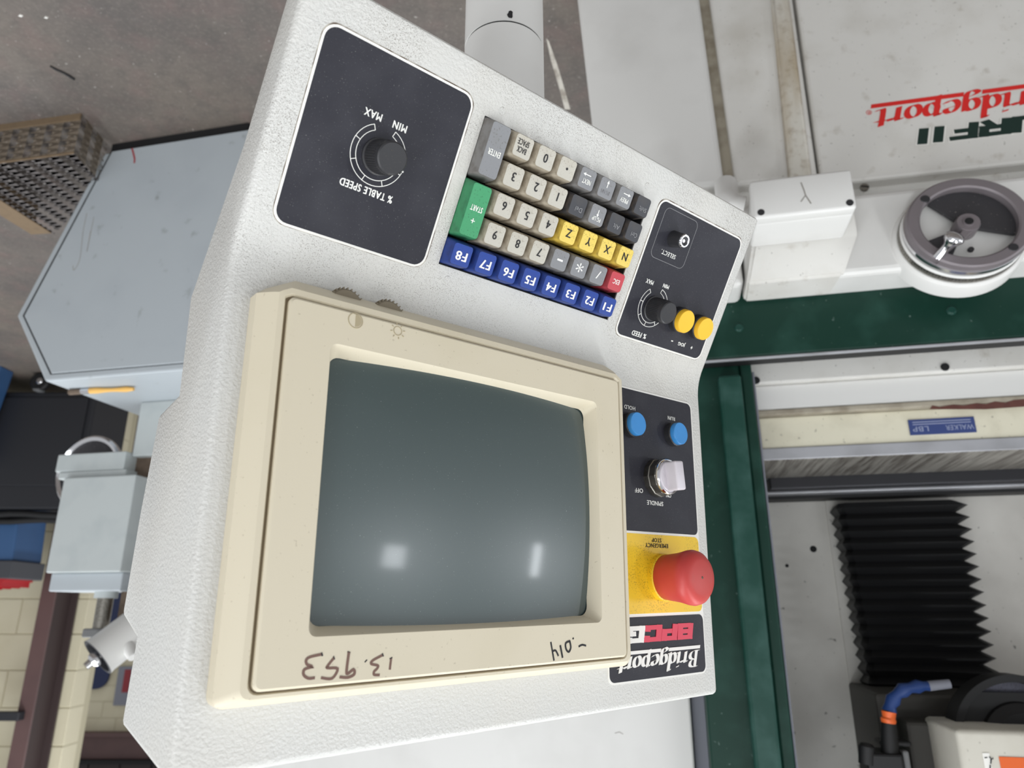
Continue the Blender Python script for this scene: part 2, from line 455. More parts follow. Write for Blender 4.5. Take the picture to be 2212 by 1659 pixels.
# brown steel column against the wall
def hcolumn():
    pa = aty(97, 1236, 4.72); pb = aty(129, 1236, 4.72)
    x0, x1 = pb.x, pa.x
    t = thing('steel_column', 'brown painted steel column standing against the cream block wall', 'column', ((x0 + x1) / 2, 4.8, 0))
    obj('flange', box(x0, x1, 4.72, 4.735, 0, 3.0, 0.003), 'column_brown', t)
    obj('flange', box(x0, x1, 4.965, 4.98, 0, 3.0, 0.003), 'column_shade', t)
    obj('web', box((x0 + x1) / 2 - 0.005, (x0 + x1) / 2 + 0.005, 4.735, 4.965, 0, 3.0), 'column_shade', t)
    c = aty(38, 1548, 4.70)
    obj('pipe_clip', box(c.x - 0.03, c.x + 0.2, 4.66, 4.72, c.z - 0.03, c.z + 0.02, 0.004), 'black_cabinet_paint', t)
    obj('base_plate', box(x0 - 0.05, x1 + 0.05, 4.68, 4.99, 0, 0.015), 'column_brown', t)
hcolumn()

# ================================================================== surface grinder
grinder = thing('surface_grinder', 'white and green surface grinder with handwheel, black bellows and red lettering', 'grinder', (GA * -0.6 + GQ * 1.5))
def gpart(name, data, m, smooth=None, label=None, parent=None, mw=None):
    return obj(name, data, m, parent or grinder, mw or GM, smooth, label)
def gpoly(px, d, depth, bevel=0.0, seg=2, which='front'):
    return prism([G3(x, y, d) for x, y in px], (0, depth, 0), None, bevel, seg, which)
def gbox(g0, g1, d0, d1, z0, z1, bevel=0.0, seg=2): return box(g0, g1, d0, d1, z0, z1, bevel, seg)
GL = -1.9                                              # far end of the machine, out of the frame

# --- base casting and its front panels
gpart('base_casting', gbox(GL, GP(1292, 250, 1.36)[0], 1.36, 1.9, 0.0, GP(1850, 430, 1.36)[1], 0.01), 'grinder_white')
gpart('front_panel', gpoly([(1244, -28), (1286, 330), (1300, 420), (1566, 400), (1508, -28)], 1.33, 0.03, 0.012, 3), 'grinder_clean')
gpart('front_panel', gpoly([(1530, -28), (1590, 400), (1768, 385), (1709, -28)], 1.33, 0.03, 0.010, 3), 'grinder_white')
big_panel = gpart('front_panel', gpoly([(1716, -28), (1775, 400), (2500, 320), (2560, -28)], 1.33, 0.03, 0.006, 2), 'grinder_white')
gpart('panel_moulding', gpoly([(1664, -28), (1705, 390), (1756, 385), (1704, -28)], 1.318, 0.012, 0.008, 3), 'moulding_dirty', 40)
gpart('panel_gap', gpoly([(1490, -28), (1550, 410), (1600, 405), (1540, -28)], 1.352, 0.007), 'grinder_dirt')

# --- bed
bz0 = GP(1850, 418, 1.28)[1]; bz1 = GP(1850, 592, 1.28)[1]
gR = GP(1612, 600, 1.28)[0]
gpart('bed', gbox(GL, gR, 1.28, 1.90, bz0, bz1, 0.012, 3), 'grinder_clean')
gpart('bed_end', gbox(gR + 0.005, gR + 0.12, 1.28, 1.80, bz0 - 0.02, bz1, 0.012, 3), 'grinder_clean')
def slot_screw(x, y, d, r, m='dull_metal', name='slotted_screw'):
    g, z = GP(x, y, d)
    bm = lathe([(0, 0), (r, 0), (r, -0.003), (r * 0.8, -0.005), (0, -0.005)], 20)
    mw = GM @ Matrix.Translation((g, d, z)) @ Matrix.Rotation(D2R(-90), 4, 'X')
    # local z must face the viewer (-d)
    mw = GM @ Matrix.Translation((g, d, z)) @ Matrix.Rotation(D2R(-90), 4, 'X')
    o = gpart(name, bm, m, 30, mw=mw)
    s = obj('screw_slot', box(-r * 0.9, r * 0.9, -r * 0.13, r * 0.13, -0.0056, -0.0049), 'recess_black', o, mw @ Matrix.Rotation(D2R(15), 4, 'Z'))
    return o
slot_screw(1867, 406, 1.33, 0.0085)

# --- junction box on the bed
jz1 = GP(1850, 448, 1.13)[1]; jz0 = GP(1842, 363, 1.13)[1]
jg1 = GP(1624, 430, 1.13)[0]; jg0 = GP(1846, 410, 1.13)[0]
lid = gpart('junction_box_lid', gbox(jg0, jg1, 1.13, 1.155, jz0, jz1, 0.006, 3), 'grinder_clean', 40)
gpart('junction_box', gbox(jg0 - 0.002, jg1 - 0.004, 1.157, 1.244, jz0 + 0.002, jz1 - 0.004, 0.006, 3), 'grinder_clean', 40)
for (x, y) in ((1644, 458), (1836, 437)):
    g, z = GP(x, y, 1.129)
    obj('lid_screw', lathe([(0, 0.0005), (0.006, 0.0005), (0.006, -0.002), (0.004, -0.002), (0.0035, -0.0005), (0, -0.0005)], 16), 'black_plastic', lid, GM @ Matrix.Translation((g, 1.13, z)) @ Matrix.Rotation(D2R(90), 4, 'X'))
def on_front(pxs, d): return [GP(x, y, d) for x, y in pxs]
FACE = lambda d: GM @ frame_mat((0, d, 0), (1, 0, 0), (0, 0, 1), (0, -1, 0))     # x=g, y=z, out towards the viewer
bm = bmesh.new()
ribbon(bm, on_front([(1730, 394), (1737, 412), (1740, 422), (1752, 440)], 1.13), 0.0022)
ribbon(bm, on_front([(1740, 422), (1730, 436)], 1.13), 0.0018)
obj('scratch', bm, 'crack', lid, FACE(1.1298))
# casting behind the box, sloping back to the bed
a, b = G3(1628, 532, 1.245), G3(1858, 506, 1.245)
zt = min(a.z, b.z, jz1 - 0.006)
e0, e1 = G3(1612, 606, 1.276), G3(1822, 588, 1.276)
gb0, db0 = gd(1608, 640, bz1); gb1, db1 = gd(1797, 628, bz1)
bm = bmesh.new()
rows_ = [[(a.x, 1.245, bz0 + 0.03), (b.x, 1.245, bz0 + 0.03)], [(a.x, 1.245, zt), (b.x, 1.245, zt)], [(e0.x, 1.276, bz1 + 0.001), (e1.x, 1.276, bz1 + 0.001)], [(gb0, 1.355, bz1 + 0.004), (gb1, 1.355, bz1 + 0.004)], [(gb0, 1.355, bz0 + 0.03), (gb1, 1.355, bz0 + 0.03)]]
vv = [[bm.verts.new(p) for p in r] for r in rows_]
for i in range(5):
    A, B = vv[i], vv[(i + 1) % 5]
    bm.faces.new((A[0], A[1], B[1], B[0]))
bm.faces.new([v[0] for v in vv]); bm.faces.new([v[1] for v in vv][::-1])
bmesh.ops.bevel(bm, geom=list(bm.edges), offset=0.005, segments=2, affect='EDGES')
gpart('casting_block', bm, 'grinder_white', 40)
gpart('box_mount', gbox(jg0 + 0.01, jg1 - 0.012, 1.244, 1.281, jz0 + 0.004, bz0 + 0.06, 0.003), 'grinder_clean')
gpart('cable_gland', tube([G3(1608, 450, 1.21), G3(1585, 447, 1.21), G3(1572, 430, 1.22), G3(1568, 400, 1.24)], 0.022, 14), 'grinder_clean', 40)

# --- handwheel
HD_ = 1.232
hg, hz = GP(2088, 486, HD_)
HM = GM @ frame_mat((hg, HD_, hz), (1, 0, 0), (0, 0, 1), (0, -1, 0)) @ Matrix.Rotation(D2R(4), 4, 'X') @ Matrix.Diagonal((1.0, 0.93, 1, 1))    # z out to the viewer
hw = obj('handwheel', lathe([(0.076, 0.0), (0.076, 0.010), (0.079, 0.0125), (0.094, 0.0125), (0.097, 0.010), (0.098, 0.002), (0.097, -0.008), (0.09, -0.012), (0.078, -0.012), (0.076, 0.0)], 72), 'wheel_steel', grinder, HM, 18)
obj('wheel_rim', lathe([(0.0965, -0.012), (0.0995, -0.011), (0.0995, -0.0035), (0.0965, -0.003), (0.0965, -0.012)], 72), 'chrome', hw, HM, 40)
bm = bmesh.new()                                        # dished web, open towards two windows
def sector(bm, r0, r1, a0, a1, z0, z1, n=24):
    T, B = [], []
    for k in range(n + 1):
        a = D2R(a0 + (a1 - a0) * k / n)
        T.append((bm.verts.new((r0 * math.cos(a), r0 * math.sin(a), z1)), bm.verts.new((r1 * math.cos(a), r1 * math.sin(a), z1))))
        B.append((bm.verts.new((r0 * math.cos(a), r0 * math.sin(a), z0)), bm.verts.new((r1 * math.cos(a), r1 * math.sin(a), z0))))
    for k in range(n):
        bm.faces.new((T[k][0], T[k][1], T[k + 1][1], T[k + 1][0])); bm.faces.new((B[k][0], B[k + 1][0], B[k + 1][1], B[k][1]))
        bm.faces.new((T[k][1], B[k][1], B[k + 1][1], T[k + 1][1])); bm.faces.new((T[k][0], T[k + 1][0], B[k + 1][0], B[k][0]))
    bm.faces.new((T[0][0], B[0][0], B[0][1], T[0][1])); bm.faces.new((T[n][0], T[n][1], B[n][1], B[n][0]))
# picture right is the grinder's left (-g) and picture up is down (-z)
sector(bm, 0.01, 0.0765, 160, 310, -0.012, -0.004)
sector(bm, 0.01, 0.0765, 20, 62, -0.012, -0.004)
obj('web', bm, 'wheel_web', hw, HM)
obj('hub', lathe([(0, 0.012), (0.009, 0.012), (0.0095, 0.010), (0.018, 0.010), (0.02, 0.006), (0.02, -0.03), (0, -0.03)], 28), 'wheel_steel', hw, HM, 30)
obj('hub_hole', lathe([(0, 0.0128), (0.007, 0.0128), (0.007, 0.0115), (0, 0.0115)], 16), 'recess_black', hw, HM)
for (x, y, r) in ((2000, 427, 0.008), (2187, 537, 0.008), (2104, 529, 0.005)):
    p = to_local(HM, hit(x, y, HM @ Vector((0, 0, 0.0125)), -GQ))
    z0 = 0.0125 if r > 0.006 else -0.004
    obj('wheel_screw', lathe([(0, z0 + 0.0012), (r * 0.9, z0 + 0.0012), (r, z0), (r, z0 - 0.004), (0, z0 - 0.004)], 16), 'black_plastic', hw, HM @ Matrix.Translation((p.x, p.y, 0)), 30)
# turned chrome crank handle pointing out of the web
p0 = to_local(HM, hit(2024, 558, HM @ Vector((0, 0, 0.008)), -GQ)); p1 = to_local(HM, hit(2062, 514, HM @ Vector((0, 0, 0.045)), -GQ))
p0 = Vector((p0.x, p0.y, 0.008)); p1 = Vector((p1.x, p1.y, 0.045))
ax = (p1 - p0)
path = [p0 + ax * t for t in (0, 0.2, 0.45, 0.62, 0.75, 0.9, 1.0, 1.08, 1.13, 1.15)]
obj('crank_handle', tube(path, [0.009, 0.0085, 0.0075, 0.009, 0.013, 0.0165, 0.0165, 0.013, 0.008, 0.002], 20), 'chrome', hw, HM, 60)
obj('crank_arm', prism([(0.012, 0.016, 0.0), (-0.016, 0.008, 0.0), (p0.x - 0.012, p0.y - 0.004, 0.0), (p0.x + 0.004, p0.y + 0.014, 0.0)], (0, 0, 0.009), None, 0.003, 2), 'wheel_steel', hw, HM)
# dial and boss behind it
obj('dial', lathe([(0, -0.02), (0.097, -0.02), (0.100, -0.023), (0.100, -0.038), (0, -0.038)], 72), 'grinder_clean', hw, HM, 30)
obj('boss', lathe([(0, -0.039), (0.102, -0.039), (0.107, -0.043), (0.109, -0.050), (0.110, -0.075), (0, -0.075)], 72), 'grinder_clean', grinder, HM, 30)
obj('dial_band', lathe([(0.0998, -0.024), (0.1006, -0.024), (0.1006, -0.037), (0.0998, -0.037), (0.0998, -0.024)], 72), 'dull_metal', hw, HM, 30)
bm = bmesh.new()
for k in range(120):
    a = 2 * math.pi * k / 120
    l = 0.010 if k % 10 == 0 else 0.006
    m4 = Matrix.Rotation(a, 4, 'Z')
    vs = [bm.verts.new(m4 @ Vector(q)) for q in ((0.1008, -0.0004, -0.025), (0.1008, 0.0004, -0.025), (0.1008, 0.0004, -0.025 - l), (0.1008, -0.0004, -0.025 - l))]
    bm.faces.new(vs)
obj('graduation', bm, 'black_ink', hw, HM)['kind'] = 'stuff'

# --- green trough guard with its metal lip
gz0 = GP(1900, 618, 1.36)[1]; gz1 = GP(1900, 752, 1.36)[1]
gEnd = GP(1500, 760, 1.36)[0]
guard = gpart('trough_guard', gbox(GL, gEnd, 1.36, 1.385, bz1 - 0.03, gz1, 0.006), 'green_paint')
obj('guard_lip', gbox(GL, gEnd, 1.358, 1.366, gz1, gz1 + 0.004, 0.001), 'steel_plate', guard, GM)
obj('guard_seal', gbox(GL, gEnd, 1.367, 1.40, gz1 - 0.004, gz1 + 0.002), 'rubber_black', guard, GM)
for x, y in ((1596, 708), (2055, 671)):
    g, z = GP(x, y, 1.36)
    obj('guard_bolt', lathe([(0, 0.004), (0.006, 0.004), (0.008, 0.002), (0.009, 0), (0, 0)], 16), 'green_light', guard, GM @ frame_mat((g, 1.36, z), (1, 0, 0), (0, 0, 1), (0, -1, 0)), 30)
gpart('trough', gbox(GL, gEnd, 1.385, 1.47, bz1 - 0.02, gz1 - 0.03), 'dark_rail')

# --- table, magnetic chuck
tR = GP(1618, 800, 1.46)[0]
zA0 = GP(1900, 762, 1.46)[1]; zA1 = GP(1900, 812, 1.46)[1]
gpart('table_apron', gbox(GL, tR, 1.46, 1.75, zA0 - 0.06, zA1, 0.004), 'grinder_white')
zB1 = GP(1900, 872, 1.475)[1]
gpart('table', gbox(GL, GP(1622, 850, 1.475)[0], 1.475, 1.75, zA1, zB1, 0.004), 'grinder_clean')
ledge = gpart('table_ledge', gbox(GL, GP(1628, 890, 1.472)[0], 1.472, 1.75, zB1, zB1 + 0.012, 0.003), 'grinder_dirt')
rp = [(2008, 884), (2014, 876), (2030, 879), (2060, 874), (2082, 876), (2110, 871), (2130, 873), (2150, 867), (2172, 870), (2190, 864), (2215, 862), (2260, 858), (2260, 872), (2215, 878), (2130, 884)]
obj('rust_patch', prism([G3(x, y, 1.4714) for x, y in rp], (0, 0.0006, 0)), 'rust', ledge, GM)
for x, y in ((1633, 822), (2041, 793)):
    g, z = GP(x, y, 1.46)
    gpart('apron_bolt', lathe([(0, 0.004), (0.007, 0.004), (0.008, 0), (0, 0)], 14), 'recess_black', mw=GM @ frame_mat((g, 1.46, z), (1, 0, 0), (0, 0, 1), (0, -1, 0)))
zC0 = zB1 + 0.012; zC1 = GP(1900, 958, 1.49)[1]
cR = GP(1642, 940, 1.49)[0]
chuck = gpart('magnetic_chuck', gbox(GL, cR, 1.49, 1.74, zC0, zC1, 0.003), 'grinder_cream')
zS1 = GP(1900, 985, 1.486)[1]
gpart('chuck_plate', gbox(GL, GP(1645, 980, 1.486)[0], 1.486, 1.742, zC1, zS1 - 0.001, 0.002), 'steel_plate')
dS = gd(1900, 1024, zS1)[1]
gpart('ground_face', gbox(GL, GP(1645, 990, 1.488)[0], 1.488, dS, zS1 - 0.001, zS1, 0.0), 'ground_steel')
# maker's plate
pg1, pz0 = GP(1966, 938, 1.489); pg0, pz1 = GP(2103, 900, 1.489)
pzt = GP(1968, 905, 1.489)[1]; pzb = GP(2108, 936, 1.489)[1]
pl = obj('maker_plate', box(pg0, pg1, 1.4875, 1.4899, min(pz0, pzt, pz1, pzb) + 0.002, max(pz0, pzt, pz1, pzb) - 0.002, 0.0006), 'plate_blue', chuck, GM)
pcx, pcz = (pg0 + pg1) / 2, (pzt + pzb) / 2
pw = pg1 - pg0; ph = abs(pz1 - pzb)
obj('plate_lettering', text_mesh('WALKER', pw * 0.42, ph * 0.30), 'plate_text', pl, FACE(1.4874) @ Matrix.Translation((pg0 + pw * 0.24, pcz + ph * 0.12, 0)))
obj('plate_lettering', text_mesh('LBP', pw * 0.24, ph * 0.30), 'plate_text', pl, FACE(1.4874) @ Matrix.Translation((pg0 + pw * 0.83, pcz + ph * 0.12, 0)))
for k in range(2):
    obj('plate_rule', box(pg0 + pw * 0.06, pg1 - pw * 0.06, 1.4871, 1.4876, pcz - ph * (0.16 + 0.14 * k) - 0.0008, pcz - ph * (0.16 + 0.14 * k) + 0.0008), 'plate_text', pl, GM)
# rails behind the chuck
zr = zS1
dR = dS + 0.002
zr1 = GP(1900, 1050, dR)[1]
gpart('rail', gbox(GL, GP(1662, 1045, dR)[0], dR, dR + 0.05, zr - 0.03, zr1, 0.004), 'dark_rail')
zr2 = GP(1900, 1062, dR + 0.03)[1]
gpart('rail_cap', gbox(GL, GP(1650, 1065, dR + 0.02)[0], dR + 0.02, dR + 0.09, zr1, zr2, 0.003), 'steel_plate')
zr3 = GP(1900, 1072, dR + 0.05)[1]
gpart('rail_seal', gbox(GL, GP(1652, 1075, dR + 0.05)[0], dR + 0.05, dR + 0.12, zr2, zr3), 'rubber_black')

# --- column back plates
BD = dR + 0.10
bgR = GP(1640, 1300, BD)[0]
gpart('back_plate', gbox(GL, bgR + 0.10, BD, BD + 0.35, zr - 0.05, 2.05, 0.003), 'back_plate')
gpart('back_strip', gbox(GP(1866, 1300, BD - 0.006)[0], GP(1812, 1300, BD - 0.006)[0] , BD - 0.006, BD, zr3, 2.05, 0.001), 'back_plate')
for x, y in ((1836, 1331), (1757, 1186), (1878, 1595), (1700, 1222)):
    g, z = GP(x, y, BD)
    r = 0.0075 if y != 1222 else 0.004
    gpart('plate_hole', lathe([(0, 0.0006), (r, 0.0006), (r, 0), (0, 0)], 16), 'recess_black', mw=GM @ frame_mat((g, BD, z), (1, 0, 0), (0, 0, 1), (0, -1, 0)))

# --- bellows: pleats lofted up the column
bm = bmesh.new()
NP = 15
loops = []
zlo = GP(1950, 1080, BD - 0.09)[1]; zhi = GP(2000, 1495, BD - 0.09)[1]
gl0 = GP(2094, 1080, BD - 0.09)[0]; gr0 = GP(1806, 1085, BD - 0.09)[0]
gl1 = GP(2170, 1485, BD - 0.09)[0]; gr1 = GP(1880, 1490, BD - 0.09)[0]
for i in range(2 * NP + 1):
    t = i / (2 * NP); rid = i % 2
    if i == 0: t = 0.0
    e = 0.0 if rid else 0.020
    z = zlo + (zhi - zlo) * t
    gl = gl0 + (gl1 - gl0) * t + e; gr = gr0 + (gr1 - gr0) * t - e * 0.5
    d0 = BD - 0.09 + e * 0.9
    loops.append([bm.verts.new(p) for p in ((gl, BD - 0.001, z), (gl, d0 + 0.012, z), (gl + 0.012, d0, z), (gr - 0.012, d0, z), (gr, d0 + 0.012, z), (gr, BD - 0.001, z))])
for A, B in zip(loops, loops[1:]):
    for k in range(6): bm.faces.new((A[k], A[(k + 1) % 6], B[(k + 1) % 6], B[k]))
bm.faces.new(loops[0][::-1]); bm.faces.new(loops[-1])
gpart('bellows', bm, 'rubber_black', label='black pleated rubber bellows')
gpart('bellows_clamp', gbox(gl1 + 0.03, gr1 - 0.01, BD - 0.10, BD - 0.001, zhi, zhi + 0.012), 'rubber_black')

# --- wheel head, guard, grinding wheel
wz0 = GP(2100, 1576, 1.36)[1]
wgR = GP(2066, 1590, 1.36)[0]
head = gpart('wheel_guard', gbox(GL, wgR, 1.36, 1.52, wz0, 2.05, 0.008, 3), 'guard_paint', 40)
o1 = GP(2157, 1634, 1.36); o2 = GP(2330, 1800, 1.36)
obj('warning_label', box(o2[0], o1[0], 1.3586, 1.36, o1[1], o1[1] + 0.09, 0.0004), 'label_orange', head, GM)
s1 = GP(2121, 1626, 1.36); s2 = GP(2150, 1700, 1.36)
obj('scale_label', box(s2[0], s1[0], 1.3588, 1.36, s1[1], s1[1] + 0.085, 0.0004), 'white_border', head, GM)
bm = bmesh.new()
ribbon(bm, on_front([(2127, 1637), (2133, 1636)], 1.3586), 0.0016)
ribbon(bm, on_front([(2137, 1634), (2141, 1640), (2140, 1650)], 1.3586), 0.0018)
ribbon(bm, on_front([(2141, 1640), (2146, 1638)], 1.3586), 0.0014)
ribbon(bm, on_front([(2139, 1652), (2139, 1672)], 1.3586), 0.0018)
obj('scale_marks', bm, 'black_ink', head, FACE(1.3586))
wc = GP(2205, 1600, 1.47); 
WM = GM @ frame_mat((wc[0], 1.47, wc[1]), (1, 0, 0), (0, 0, 1), (0, -1, 0))
rw = (GP(2205, 1600, 1.47)[1] - GP(2205, 1456, 1.47)[1])
gpart('guard_shell', lathe([(0, -0.032), (rw, -0.032), (rw, 0.02), (rw - 0.012, 0.02), (rw - 0.012, -0.031), (0, -0.031)], 64), 'rubber_black', 30, mw=WM)
gpart('grinding_wheel', lathe([(0, -0.002), (rw - 0.013, -0.002), (rw - 0.013, -0.03), (0, -0.03)], 64), 'abrasive', 30, mw=WM)
ch = GP(2205, 1497, 1.46)[1] - wc[1]
a0 = math.degrees(math.asin(ch / (rw - 0.013)))
gpart('guard_cover', prism([((rw - 0.0125) * math.cos(D2R(a0 + (180 - 2 * a0) * k / 40)), (rw - 0.0125) * math.sin(D2R(a0 + (180 - 2 * a0) * k / 40)), 0.0) for k in range(41)], (0, 0, 0.012)), 'rubber_black', 30, mw=WM)
gpart('wheel_flange', lathe([(0, 0.03), (0.045, 0.03), (0.06, 0.02), (0.062, 0.012), (0, 0.012)], 48), 'rubber_black', 30, mw=WM)
gpart('spindle_housing', gbox(GP(2140, 1520, 1.56)[0], GP(1893, 1520, 1.56)[0], 1.56, BD - 0.004, GP(2000, 1500, 1.56)[1], 2.05, 0.006), 'housing_dark')
gpart('head_plate', gbox(GP(2040, 1600, 1.50)[0], GP(1962, 1600, 1.50)[0], 1.50, 1.56, GP(2000, 1560, 1.50)[1], 2.05, 0.006), 'housing_dark')
gpart('shade_overhang', gbox(GL, GP(1900, 1640, 1.66)[0], 1.58, BD + 0.3, 2.05, 2.35, 0.01), 'grinder_clean')  # overhang added out of view to shade the inside of the grinder

# --- coolant nozzle and its black valve
nd = 1.46
noz = gpart('coolant_hose', tube([G3(1921, 1536, nd), G3(1923, 1524, nd), G3(1929, 1512, nd), G3(1938, 1500, nd), G3(1950, 1491, nd), G3(1966, 1486, nd), G3(1982, 1483, nd), G3(1996, 1482, nd), G3(2007, 1482, nd)],
     [0.0125, 0.0095, 0.0125, 0.0085, 0.0125, 0.0085, 0.0115, 0.0075, 0.008], 16), 'hose_blue', 50, label='blue segmented coolant hose')
obj('nozzle_tip', tube([G3(2006, 1482, nd), G3(2052, 1477, nd)], [0.0085, 0.0075], 14), 'sign_grey', noz, GM, 40)
obj('orange_collar', tube([G3(1919, 1562, nd), G3(1919, 1554, nd), G3(1920, 1550, nd), G3(1920, 1537, nd)], [0.0115, 0.0125, 0.0105, 0.012], 16), 'hose_orange', noz, GM, 40)
obj('valve_body', tube([G3(1923, 1660, nd), G3(1921, 1600, nd), G3(1919, 1562, nd)], [0.016, 0.014, 0.012], 14), 'rubber_black', noz, GM, 40)
obj('valve_block', gbox(GP(1945, 1640, nd)[0], GP(1868, 1640, nd)[0], nd - 0.02, nd + 0.05, GP(1900, 1624, nd)[1], GP(1900, 1720, nd)[1], 0.004), 'rubber_black', noz, GM)
obj('valve_knob', tube([G3(1872, 1650, nd - 0.01), G3(1872, 1612, nd - 0.01), G3(1872, 1606, nd - 0.01)], [0.013, 0.013, 0.009], 14), 'rubber_black', noz, GM, 40)
obj('valve_arm', gbox(GP(1975, 1640, nd)[0], GP(1900, 1600, nd)[0], nd, nd + 0.04, GP(1900, 1600, nd)[1], GP(1900, 1612, nd)[1], 0.003), 'rubber_black', noz, GM)
obj('valve_stem', gbox(GP(1964, 1650, nd)[0], GP(1950, 1650, nd)[0], nd - 0.01, nd + 0.06, GP(1900, 1618, nd)[1], GP(1900, 1760, nd)[1], 0.003), 'grey_dark', noz, GM)

# --- green side frame (door post)
def post(name, x0, x1, yref, d0, d1, ybot, m, bev=0.004):
    g0, g1 = sorted((GP(x0, yref, d0)[0], GP(x1, yref, d0)[0]))
    return gpart(name, gbox(g0, g1, d0, d1, GP((x0 + x1) / 2, ybot, d0)[1], 2.05, bev), m)
post('frame_post', 1500, 1640, 1200, 1.405, 1.75, 745, 'green_paint')
post('frame_channel', 1588, 1642, 1200, 1.375, 1.42, 806, 'green_light', 0.006)
post('frame_flange', 1641, 1668, 1200, 1.40, 1.46, 760, 'green_paint')
post('frame_seal', 1668, 1673, 1200, 1.43, 1.46, 800, 'sign_grey', 0.001)

# --- white rear cover beside the post, grey end strip
cg0 = GP(1497, 1600, 1.50)[0]; cg1 = GP(384, 1652, 1.50)[0]
cz0 = GP(900, 1250, 1.50)[1]
cover = gpart('rear_cover', gbox(cg0, cg1, 1.50, 1.75, cz0, 2.05, 0.004), 'grinder_clean')
gpart('cover_end', gbox(GP(1554, 1600, 1.52)[0], cg0 - 0.001, 1.52, 1.75, cz0, 2.05, 0.002), 'sign_grey')
bm = bmesh.new(); ribbon(bm, on_front([(1328, 1584), (1338, 1581), (1346, 1586)], 1.4997), 0.0012)
obj('scratch', bm, 'crack', cover, FACE(1.4999))

# --- lettering on the big front panel, seen as ridgeport / URF II at the frame's edge
def script_letters():
    """thick-and-thin italic lower case: strokes in em units, baseline 0, x-height 0.5"""
    L = {}
    oval = lambda cx, cy, rx, ry, a0=60, a1=420, n=22: [(cx + rx * math.cos(D2R(a0 + (a1 - a0) * k / n)), cy + ry * math.sin(D2R(a0 + (a1 - a0) * k / n))) for k in range(n + 1)]
    L['B'] = (0.66, [[(0.17, 0), (0.17, 0.78)], [(0.05, 0.78), (0.32, 0.78), (0.45, 0.72), (0.48, 0.6), (0.42, 0.47), (0.28, 0.42), (0.17, 0.42)], [(0.28, 0.42), (0.45, 0.38), (0.53, 0.24), (0.47, 0.07), (0.32, 0.0), (0.03, 0.0)]])
    L['r'] = (0.40, [[(0.04, 0.46), (0.14, 0.5), (0.14, 0.0)], [(0.14, 0.32), (0.22, 0.46), (0.31, 0.5), (0.35, 0.43)]])
    L['i'] = (0.28, [[(0.03, 0.46), (0.13, 0.5), (0.13, 0.05), (0.2, 0.0), (0.26, 0.05)], [(0.13, 0.66), (0.15, 0.71)]])
    L['d'] = (0.50, [oval(0.2, 0.25, 0.15, 0.25), [(0.3, 0.78), (0.37, 0.8), (0.37, 0.05), (0.43, 0.0), (0.48, 0.04)]])
    L['g'] = (0.48, [oval(0.2, 0.27, 0.15, 0.23), [(0.36, 0.5), (0.36, -0.08), (0.3, -0.25), (0.18, -0.28), (0.08, -0.2), (0.16, -0.1), (0.36, -0.02)]])
    L['e'] = (0.44, [[(0.07, 0.24), (0.3, 0.3), (0.35, 0.38), (0.28, 0.49), (0.17, 0.48), (0.07, 0.33), (0.06, 0.16), (0.14, 0.02), (0.26, 0.01), (0.38, 0.1)]])
    L['p'] = (0.50, [[(0.04, 0.46), (0.13, 0.5), (0.13, -0.26)], oval(0.27, 0.25, 0.15, 0.25, -180, 180)])
    L['o'] = (0.46, [oval(0.22, 0.25, 0.16, 0.25)])
    L['t'] = (0.36, [[(0.14, 0.68), (0.14, 0.06), (0.21, 0.0), (0.29, 0.05)], [(0.02, 0.48), (0.28, 0.48)]])
    return L
SL = script_letters()
def script_word(word, em, underline=True, stop=None, track=1.0, t=0.0004):
    bm = bmesh.new(); x = 0.0; gx = None
    sl = 0.22
    for ch in word:
        w, strokes = SL[ch]
        for s in strokes:
            pts = smooth_path(s, 5)
            ribbon(bm, [((x + px + sl * py) * em, py * em) for px, py in pts], 0.165 * em, t, nib=D2R(16))
        if ch == 'g': gx = x
        x += w * track
    end = x
    if underline:
        y0, y1 = -0.25, -0.09
        def bar(a, b):
            prism([((a + sl * y0) * em, y0 * em, 0), ((b + sl * y0) * em, y0 * em, 0), ((b + sl * y1) * em, y1 * em, 0), ((a + sl * y1) * em, y1 * em, 0)], (0, 0, t), bm)
        bar(-0.02, gx - 0.02); bar(gx + 0.43, end + 0.12)
    return bm, end * em

def frame_on_plane(p_from, p_to, nrm):
    """x along p_from->p_to, z along nrm"""
    xa = (p_to - p_from).normalized(); za = Vector(nrm).normalized(); ya = za.cross(xa).normalized()
    return frame_mat(p_from, xa, ya, za)
# baseline runs from picture right (word start, outside the frame) to picture left
LB = 1.3295
e_px, s_px = (1890, 238), (2212, 196)                   # baseline end (t) and a point at the frame edge
pe = GM @ G3(*e_px, LB); ps = GM @ G3(*s_px, LB)
bm, wid = script_word('Bridgeport', 1.0)
bm.free()
vis = (pe - ps).length                                   # the frame edge cuts the word inside r
em = vis / (wid * 0.82)
bm, wid = script_word('Bridgeport', em)
xa = (pe - ps).normalized()
FM = frame_on_plane(pe - xa * wid, pe, -GQ)
obj('red_lettering', bm, 'logo_red_big', big_panel, FM @ Matrix.Diagonal((1, 0.80, 1, 1)))
obj('registered_mark', text_mesh('®', 0.011, 0.011), 'logo_red_big', big_panel, FM @ Matrix.Translation((wid + em * 0.16, em * 0.05, 0)))
